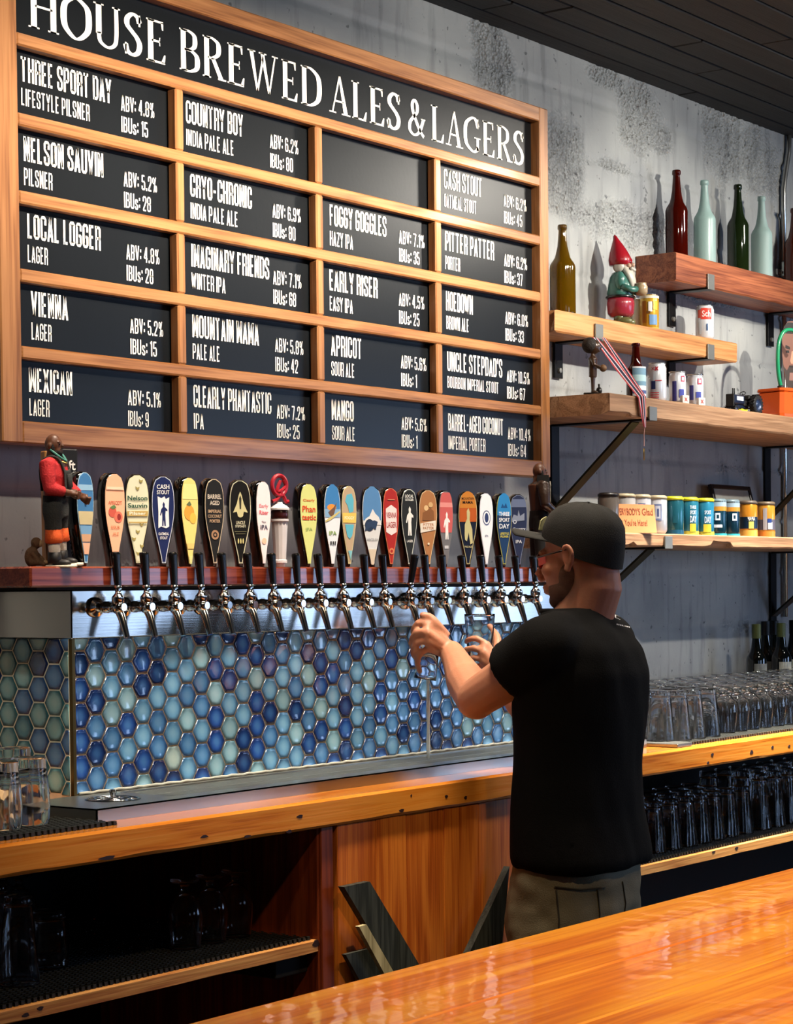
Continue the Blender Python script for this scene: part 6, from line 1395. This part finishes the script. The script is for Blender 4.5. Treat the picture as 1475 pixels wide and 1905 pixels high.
# trousers
b = MB()
b.loft([ring(z, a, c, 0, f, p=2.3) for z, a, c, f in ((.64,.190,.150,.02),(.74,.196,.152,.018),(.84,.196,.150,.012),(.90,.186,.140,.004),(.93,.180,.132,.004))])
for sx in (-1, 1):
    b.loft([[mp(sx*cx_+r*math.cos(a), f+r*1.08*math.sin(a), z) for a in [2*PI*i/22 for i in range(22)]] for z, r, cx_, f in ((.78,.108,.09,.03),(.60,.104,.098,.03),(.45,.078,.105,.01),(.25,.068,.108,.0),(.05,.072,.108,-.01),(.025,.070,.108,-.01))])
tr2 = remesh(b, .010, trou_m, 'trousers', man, 3, .5); tr2['label'] = 'faded olive canvas trousers'
for v in tr2.data.vertices:
    p = v.co+off; v.co += v.normal*(noise.noise(Vector((p.x*8, p.y*8, p.z*18)))*.010+noise.noise(Vector((p.x*20, p.y*20, p.z*30)))*.004)
tr2.data.update()
bt = BVHTree.FromPolygons([tuple(v.co+off) for v in tr2.data.vertices], [tuple(p.vertices) for p in tr2.data.polygons])
def stitch(pts, r, nm, m, par, bvh=bt):
    out = []
    for i in range(len(pts)-1):
        for k in range(6):
            t_ = k/6; x = pts[i][0]+(pts[i+1][0]-pts[i][0])*t_; y = pts[i][1]+(pts[i+1][1]-pts[i][1])*t_
            d = ray(x, y).normalized(); hit = bvh.ray_cast(CAM, d)
            if hit[0] is not None: out.append(hit[0]-d*.002)
    if len(out) > 2:
        q = MB(); q.tube(out, r, 6); q.build(nm, m, par, True)
seam = mat('seam_olive', '#353226', .8)
stitch([(1112,1655),(1116,1700),(1112,1760)], .0018, 'seam', seam, tr2)
stitch([(1032,1650),(1080,1655),(1135,1650)], .0022, 'pocket_edge', seam, tr2); stitch([(1035,1655),(1040,1710),(1036,1790)], .0018, 'seam', seam, tr2)
stitch([(1158,1640),(1164,1680),(1155,1750)], .0018, 'seam', seam, tr2)
b = MB(); rr = ring(.925, .180, .130, 0, 0, 36, 2.3); b.tube(rr, .004, 6, closed=True); b.build('waistband', mat('waist_pale', '#8d8a7c', .7), tr2, True)
for sx in (-1, 1):
    b = MB(); c = mp(sx*.11, .05, 0)
    b.loft([[mp(sx*.11+.048*s_*math.cos(a), .05+.135*s_*math.sin(a), z) for a in [2*PI*i/20 for i in range(20)]] for z, s_ in ((.001, .96), (.02, 1), (.05, .9))]); b.ell(mp(sx*.11, .0, .055), (.05, .075, .05), 14, 8)
    remesh(b, .008, mat('black_leather', '#121110', .5, 0, .2, 30, .2, 100), 'shoe', man, 3)
# ------------------------------------------------------------------ what he holds, and the stream
g = glass_mesh('rinsed_glass', [(0, .0), (.020, .0), (.024, .002), (.025, .012), (.0285, .075), (.029, .090)], [(.0275, .090), (.027, .075), (.0235, .016), (0, .014)])
o = place(g, 'small_glass', 0, 0, 0, 'small clear glass held upside down in his left hand, pouring out', None)
c = at_y(801, 1232, -.392); o.location = c+Vector((.0, .0, .045)); o.rotation_euler = (PI+.12, .12, 0)
pm = glass_mesh('held_pint', [(0, .0), (.026, .0), (.0295, .002), (.030, .008), (.0405, .140), (.0410, .148)], [(.0395, .148), (.0388, .140), (.0280, .018), (0, .016)])
c = at_y(893, 1246, -.415); o = place(pm, 'straight_glass', c.x, c.y, c.z, 'tall clear glass held upright in his right hand', None)
s0 = at_y(796, 1262, -.388); b = MB(); P = []
for k in range(14):
    t_ = k/13; P.append(Vector((s0.x+.012*t_, s0.y+.01*t_, s0.z-(s0.z-ZTRAY-.0)*t_)))
b.tube(P, [.0045-.0012*math.sin(k) *.6 for k in range(14)], 10); o = b.build('liquid_stream', mat('stream_liquid', '#eef1ee', .15, 0, 0, 1, trans=.35, ior=1.33), label='thin pale stream of liquid falling from his glass to the drip tray', cat='liquid')
for q in o.data.polygons: q.use_smooth = True
# ------------------------------------------------------------------ dolls and board on the ledge
ZL = 1.606
def doll(name, label, x, y, H, rz, spec):
    t = thing(name, label, 'doll', (x, y, ZL), rz); s = H
    def part(nm, b, m, par=None, vox=None):
        if vox: return remesh(b, vox, m, nm, par or t, 2, local=True)
        o = link(nm, b.mesh(nm, m), par or t)
        for q in o.data.polygons: q.use_smooth = True
        return o
    L = spec.get('lean', 0)
    b = MB(); hz = .885*s
    # body: head, neck, hands, shins as one skin
    b.ell((0, -.005*s-L*s, hz), (.052*s, .062*s, .075*s), 18, 12); b.ell((0, -.03*s-L*s, hz-.045*s), (.040*s, .042*s, .04*s), 14, 10); b.tube([(0, -.062*s-L*s, hz+.01*s), (0, -.080*s-L*s, hz-.02*s)], [.010*s, .014*s], 8)
    for sx in (-1, 1): b.ell((sx*.053*s, .005*s-L*s, hz-.01*s), (.010*s, .018*s, .024*s), 8, 6)
    b.ell((0, -.055*s-L*s, hz+.018*s), (.036*s, .014*s, .010*s), 10, 6); b.ell((0, -.064*s-L*s, hz-.045*s), (.018*s, .010*s, .008*s), 8, 6)
    b.tube([(0, .005*s, .74*s), (0, 0-L*s*.6, .86*s)], [.06*s, .038*s], 12)
    b.tube([(0, 0, .5*s), (0, 0, .76*s)], [.08*s, .10*s], 12)
    hands = spec['hands']
    for (sh_, el, wr, fs) in hands:
        S_, E_, W_ = [Vector(q)*s for q in (sh_, el, wr)]
        b.tube([S_, E_], [.040*s, .034*s], 10); b.tube([E_, W_], [.034*s, .024*s], 10)
        d = (W_-E_).normalized(); K = W_+d*.045*s; b.ell(W_+d*.03*s, (.030*s, .030*s, .026*s), 10, 8)
        side = d.cross(Vector((0, 0, 1))).normalized(); up = side.cross(d)
        for i in range(4):
            k0 = K+up*(.024-.016*i)*s*1.0; b.tube([k0-d*.01*s, k0+d*.022*s, k0+d*.026*s+side*fs*.02*s, k0+d*.008*s+side*fs*.034*s], .0088*s, 6)
        b.tube([W_+up*.02*s, K+up*.032*s+side*fs*.012*s], .010*s, 6)
    for sx in (-1, 1): b.tube([(sx*.066*s, 0, .05*s), (sx*.066*s, 0, .3*s)], [.030*s, .036*s], 10); b.ell((sx*.055*s, 0, .05*s), (.03*s, .03*s, .03*s), 8, 6)
    part('body', b, mat('doll_skin', '#5a3622', .45, 0, .12, 60), vox=max(.0012, s*.0065))
    b = MB()
    for sx in (-1, 1): b.ell((sx*.020*s, -.061*s-L*s, hz+.002*s), (.010*s, .006*s, .006*s), 8, 6)
    part('eye', b, mat('doll_eye', '#171210', .2))
    b = MB(); b.ell((0, -.028*s-L*s, hz-.058*s), (.046*s, .046*s, .034*s), 14, 8)
    for sx in (-1, 1): b.ell((sx*.044*s, -.012*s-L*s, hz-.025*s), (.012*s, .02*s, .04*s), 8, 6)
    b.ell((0, -.068*s-L*s, hz-.034*s), (.022*s, .008*s, .005*s), 8, 6)
    part('beard', b, mat('doll_beard', '#17100d', .9, 0, .2, 60, .5, 500))
    if spec.get('hair'): b = MB(); b.ell((0, .0-L*s, hz+.03*s), (.054*s, .064*s, .056*s), 16, 10); part('hair', b, mat('doll_hair', '#1b1410', .9))
    # top
    b = MB(); b.loft([[(a_*s*math.cos(q), f_*s+c_*s*math.sin(q), z*s) for q in [2*PI*i/20 for i in range(20)]] for z, a_, c_, f_ in ((.46,.10,.075,0),(.55,.105,.082,-.01),(.66,.125,.09,-.015),(.74,.12,.082,-.01),(.785,.07,.06,-.008),(.80,.05,.05,-.01))])
    for (sh_, el, wr, fs) in hands:
        S_, E_, W_ = [Vector(q)*s for q in (sh_, el, wr)]; W2 = E_.lerp(W_, spec.get('cuff', .7))
        b.tube([Vector((S_.x*.55, S_.y, S_.z)), S_, S_.lerp(E_, .5), E_], [.055*s, .058*s, .056*s, .046*s], 14); b.ell(E_, (.047*s,)*3, 12, 8); b.tube([E_, W2], [.046*s, .036*s], 12)
    part('jacket' if spec.get('coat') else 'sweater', b, spec['top'], vox=s*.009)
    # lower
    b = MB(); zb = spec['leg_end']
    b.loft([[(a_*s*math.cos(q), c_*s*math.sin(q), z*s) for q in [2*PI*i/20 for i in range(20)]] for z, a_, c_ in ((.36,.115,.085),(.44,.12,.09),(.52,.108,.084))])
    for sx in (-1, 1): b.loft([[(sx*cx_*s+r*s*math.cos(q), r*s*1.1*math.sin(q), z*s) for q in [2*PI*i/16 for i in range(16)]] for z, r, cx_ in ((zb,.056,.068),(zb+.06,.057,.068),(.40,.070,.060),(.46,.07,.05))])
    if spec.get('bib'):
        b.loft([[(.072*s*u, (-.098-.012*w_)*s, z*s) for u, w_ in ((-1,0),(1,0),(1,1),(-1,1))] for z in (.5,.70)])
        for sx in (-1, 1): b.tube(catmull([(sx*.055*s, -.10*s, .69*s), (sx*.066*s, -.07*s, .775*s), (sx*.066*s, .0, .80*s), (sx*.05*s, .08*s, .74*s), (sx*.03*s, .085*s, .55*s)], 4), .012*s, 8)
    tr3 = part('overalls' if spec.get('bib') else 'trousers', b, spec['low'], vox=s*.008)
    if spec.get('bib'):
        b = MB(); b.box((-.042*s, -.126*s, .57*s), (.042*s, -.110*s, .67*s), .004*s); part('pocket', b, spec['low'], tr3)
        for sx in (-1, 1):
            b = MB(); b.loft([[(sx*.068*s+r*s*math.cos(q), r*s*1.1*math.sin(q), z*s) for q in [2*PI*i/16 for i in range(16)]] for z, r in ((.175,.050),(.185,.062),(.22,.059),(.285,.054))]); part('orange_leg_warmer', b, mat('doll_orange', '#d9571c', .8, 0, .15, 60, .4, 300))
            b = MB(); b.lathe([(.040*s, .10*s), (.042*s, .105*s), (.044*s, .185*s), (.04*s, .185*s)], (sx*.068*s, 0, 0), 16); part('white_sock', b, mat('doll_sock', '#d8cdbb', .8, bump=.3, bscale=300))
            b = MB(); b.lathe([(.046*s, .03*s), (.05*s, .035*s), (.048*s, .11*s), (.042*s, .112*s)], (sx*.068*s, 0, 0), 16); b.ell((sx*.068*s, -.05*s, .03*s), (.035*s, .075*s, .03*s), 12, 8); bo = part('boot', b, mat('doll_boot', '#14110f', .5))
            b = MB(); b.loft([[(sx*.068*s+.045*s*u, y_*s, z*s) for u, y_ in ((-.9,.06),(.9,.06),(1.0,-.10),(.5,-.16),(-.5,-.16),(-1.0,-.10))] for z in (.0, .018)]); part('sole', b, mat('doll_sole', '#d6cdb8', .6), bo)
    else:
        for sx in (-1, 1): b = MB(); b.ell((sx*.06*s, -.03*s, .025*s), (.04*s, .085*s, .025*s), 12, 8); b.lathe([(.035*s, .02*s), (.04*s, .1*s)], (sx*.06*s, 0, 0), 12); part('boot', b, mat('doll_boot', '#14110f', .5))
    return t
p = at_y(112, 1050, -.31); Hd = at_y(90, 797, -.30).z-ZL
dr = mat('doll_red', '#b01f22', .8, 0, .2, 50, .4, 250); do = mat('doll_denim', '#2a2b28', .85, 0, .2, 60, .4, 300)
d1 = doll('doll', 'bearded doll in red sweater, dark overalls and orange leg warmers on the ledge', p.x, -.305, Hd, -.15, dict(top=dr, low=do, bib=1, leg_end=.27, lean=-.0, cuff=.75,
    hands=[((-.135,0,.745),(-.165,-.02,.58),(-.075,-.14,.535),1), ((.135,0,.745),(.165,-.04,.58),(.10,-.165,.50),-1)]))
d1.rotation_euler = (0, 0, .35)
# tilt the whole doll back a little, as it leans
d1.rotation_euler = Euler((.0, -.10, .45))
b = MB(); s = Hd
b.tube(catmull([(-.05*s, .0, .85*s), (-.05*s, -.05*s, .81*s), (-.02*s, -.085*s, .775*s), (0, -.095*s, .765*s), (.02*s, -.085*s, .775*s), (.05*s, -.05*s, .81*s), (.05*s, 0, .85*s)], 4), .009*s, 8); o = link('green_strap', b.mesh('green_strap', mat('doll_green', '#3d7f72', .6)), d1)
b = MB()
for k in range(26):
    a = PI*k/25; b.ell((.068*s*math.cos(a), -.012*s-.085*s*math.sin(a), (.80-.05*math.sin(a))*s), (.009*s, .006*s, .007*s), 8, 5)
o = link('gold_necklace', b.mesh('gold_necklace', mat('doll_gold', '#b08a3c', .3, .9)), d1)
p = at_y(1003, 1050, -.29)
dj = mat('doll_brown_leather', '#2e1c10', .4, 0, .3, 60, .3, 120, coat=.2); dk2 = mat('doll_black', '#121110', .7)
d2 = doll('doll', 'bearded doll in shiny brown and black jacket standing behind the man on the ledge', at_y(1003, 1000, -.27).x, -.27, at_y(1003, 853, -.27).z-ZL, .9, dict(top=dj, low=dk2, leg_end=.06, coat=1, cuff=.85, hair=0,
    hands=[((-.13,0,.745),(-.175,.0,.58),(-.085,-.13,.50),1), ((.13,0,.745),(.17,-.03,.57),(.09,-.15,.49),-1)]))
s = at_y(1003, 853, -.27).z-ZL
b = MB(); b.loft([[(.06*s*u, (-.095-.01*w_)*s, z*s) for u, w_ in ((-.5*k_,0),(.5*k_,0),(.5*k_,1),(-.5*k_,1))] for z, k_ in ((.48,.9),(.62,1.1),(.76,1.3),(.79,.8))]); o = link('white_vest', b.mesh('white_vest', mat('doll_vest', '#8f897c', .6, 0, .5, 150, .6, 300)), d2)
b = MB()
for sx in (-1, 1): b.loft([[(sx*(.045+.04*u)*s, (.03-.10*u)*s, z*s) for u in (0, .5, 1)]+[(sx*(.055+.04*u)*s, (.035-.10*u)*s, z*s) for u in (1, .5, 0)] for z in (.775, .845)])
link('collar', b.mesh('collar', dk2), d2)
# cider tap board behind the first doll
bx = at_y(120, 1000, -.25)
t = thing('beer_paddle', 'tall black and wood tap handle lettered craft CIDER behind the doll in overalls', 'tap handle', (bx.x, -.255, ZL), -.35)
Hc = at_y(125, 836, -.25).z-ZL; hb = mat('cider_black', '#0f0f10', .5); hw = wood('cider_wood', '#7a4a1c', '#b9803e', 'Z', .5, .1, 1, .2)
b = MB(); b.box((-.030, 0, 0), (.030, .022, Hc), .002); link('board', b.mesh('board', hb), t)
b = MB(); b.box((-.047, .0, 0), (-.0305, .024, Hc*.98), .002); link('wood_edge', b.mesh('wood_edge', hw), t)
b = MB(); b.box((-.0295, -.0015, Hc*.32), (.0295, .0, Hc*.74), 0); link('printed_band', b.mesh('printed_band', mat('cider_brown', '#6d4f3c', .6, 0, .5, 60)), t)
b = MB(); b.text('craft', -.026, Hc*.82, .050, .022, -.0012, .02); link('lettering', b.mesh('lettering', flat('#e9e6df')), t)
b = MB(); vs, fs = glyphs('CIDER', .005); x0 = min(v[0] for v in vs); x1 = max(v[0] for v in vs); z0 = min(v[1] for v in vs); z1 = max(v[1] for v in vs)
b.add([(-(v[1]-z0)/(z1-z0)*.013-.004, -.0018, .004+(v[0]-x0)/(x1-x0)*.072) for v in vs], fs); link('lettering', b.mesh('lettering', flat('#e9e6df')), t)
# brown monkey figurine behind the board
mx = at_y(62, 1050, -.24); t = thing('monkey_figurine', 'small brown seated monkey figurine at the left end of the ledge', 'figurine', (mx.x, -.245, ZL), .55)
b = MB(); s = .062; b.ell((0, .1*s, .33*s), (.30*s, .26*s, .36*s), 18, 12); b.ell((.02*s, -.05*s, .82*s), (.20*s, .19*s, .20*s), 18, 12)
for sx in (-1, 1):
    b.ell((sx*.2*s, -.02*s, .84*s), (.05*s, .03*s, .06*s), 8, 6); b.tube([(sx*.26*s, .05*s, .5*s), (sx*.32*s, -.15*s, .28*s), (sx*.14*s, -.32*s, .16*s)], [.09*s, .08*s, .07*s], 10); b.tube([(sx*.2*s, .1*s, .15*s), (sx*.34*s, -.25*s, .14*s), (sx*.26*s, -.42*s, .06*s)], [.13*s, .11*s, .08*s], 10)
remesh(b, .0022, mat('monkey_brown', '#6b4a2e', .8, 0, .25, 60, .6, 300), 'body', t, 2, local=True)
b = MB(); b.ell((.02*s, -.20*s, .80*s), (.12*s, .07*s, .13*s), 12, 8); b.ell((.05*s, -.34*s, .15*s), (.24*s, .10*s, .08*s), 12, 8); o = link('muzzle', b.mesh('muzzle', mat('monkey_tan', '#b89468', .7)), t)
for q in o.data.polygons: q.use_smooth = True
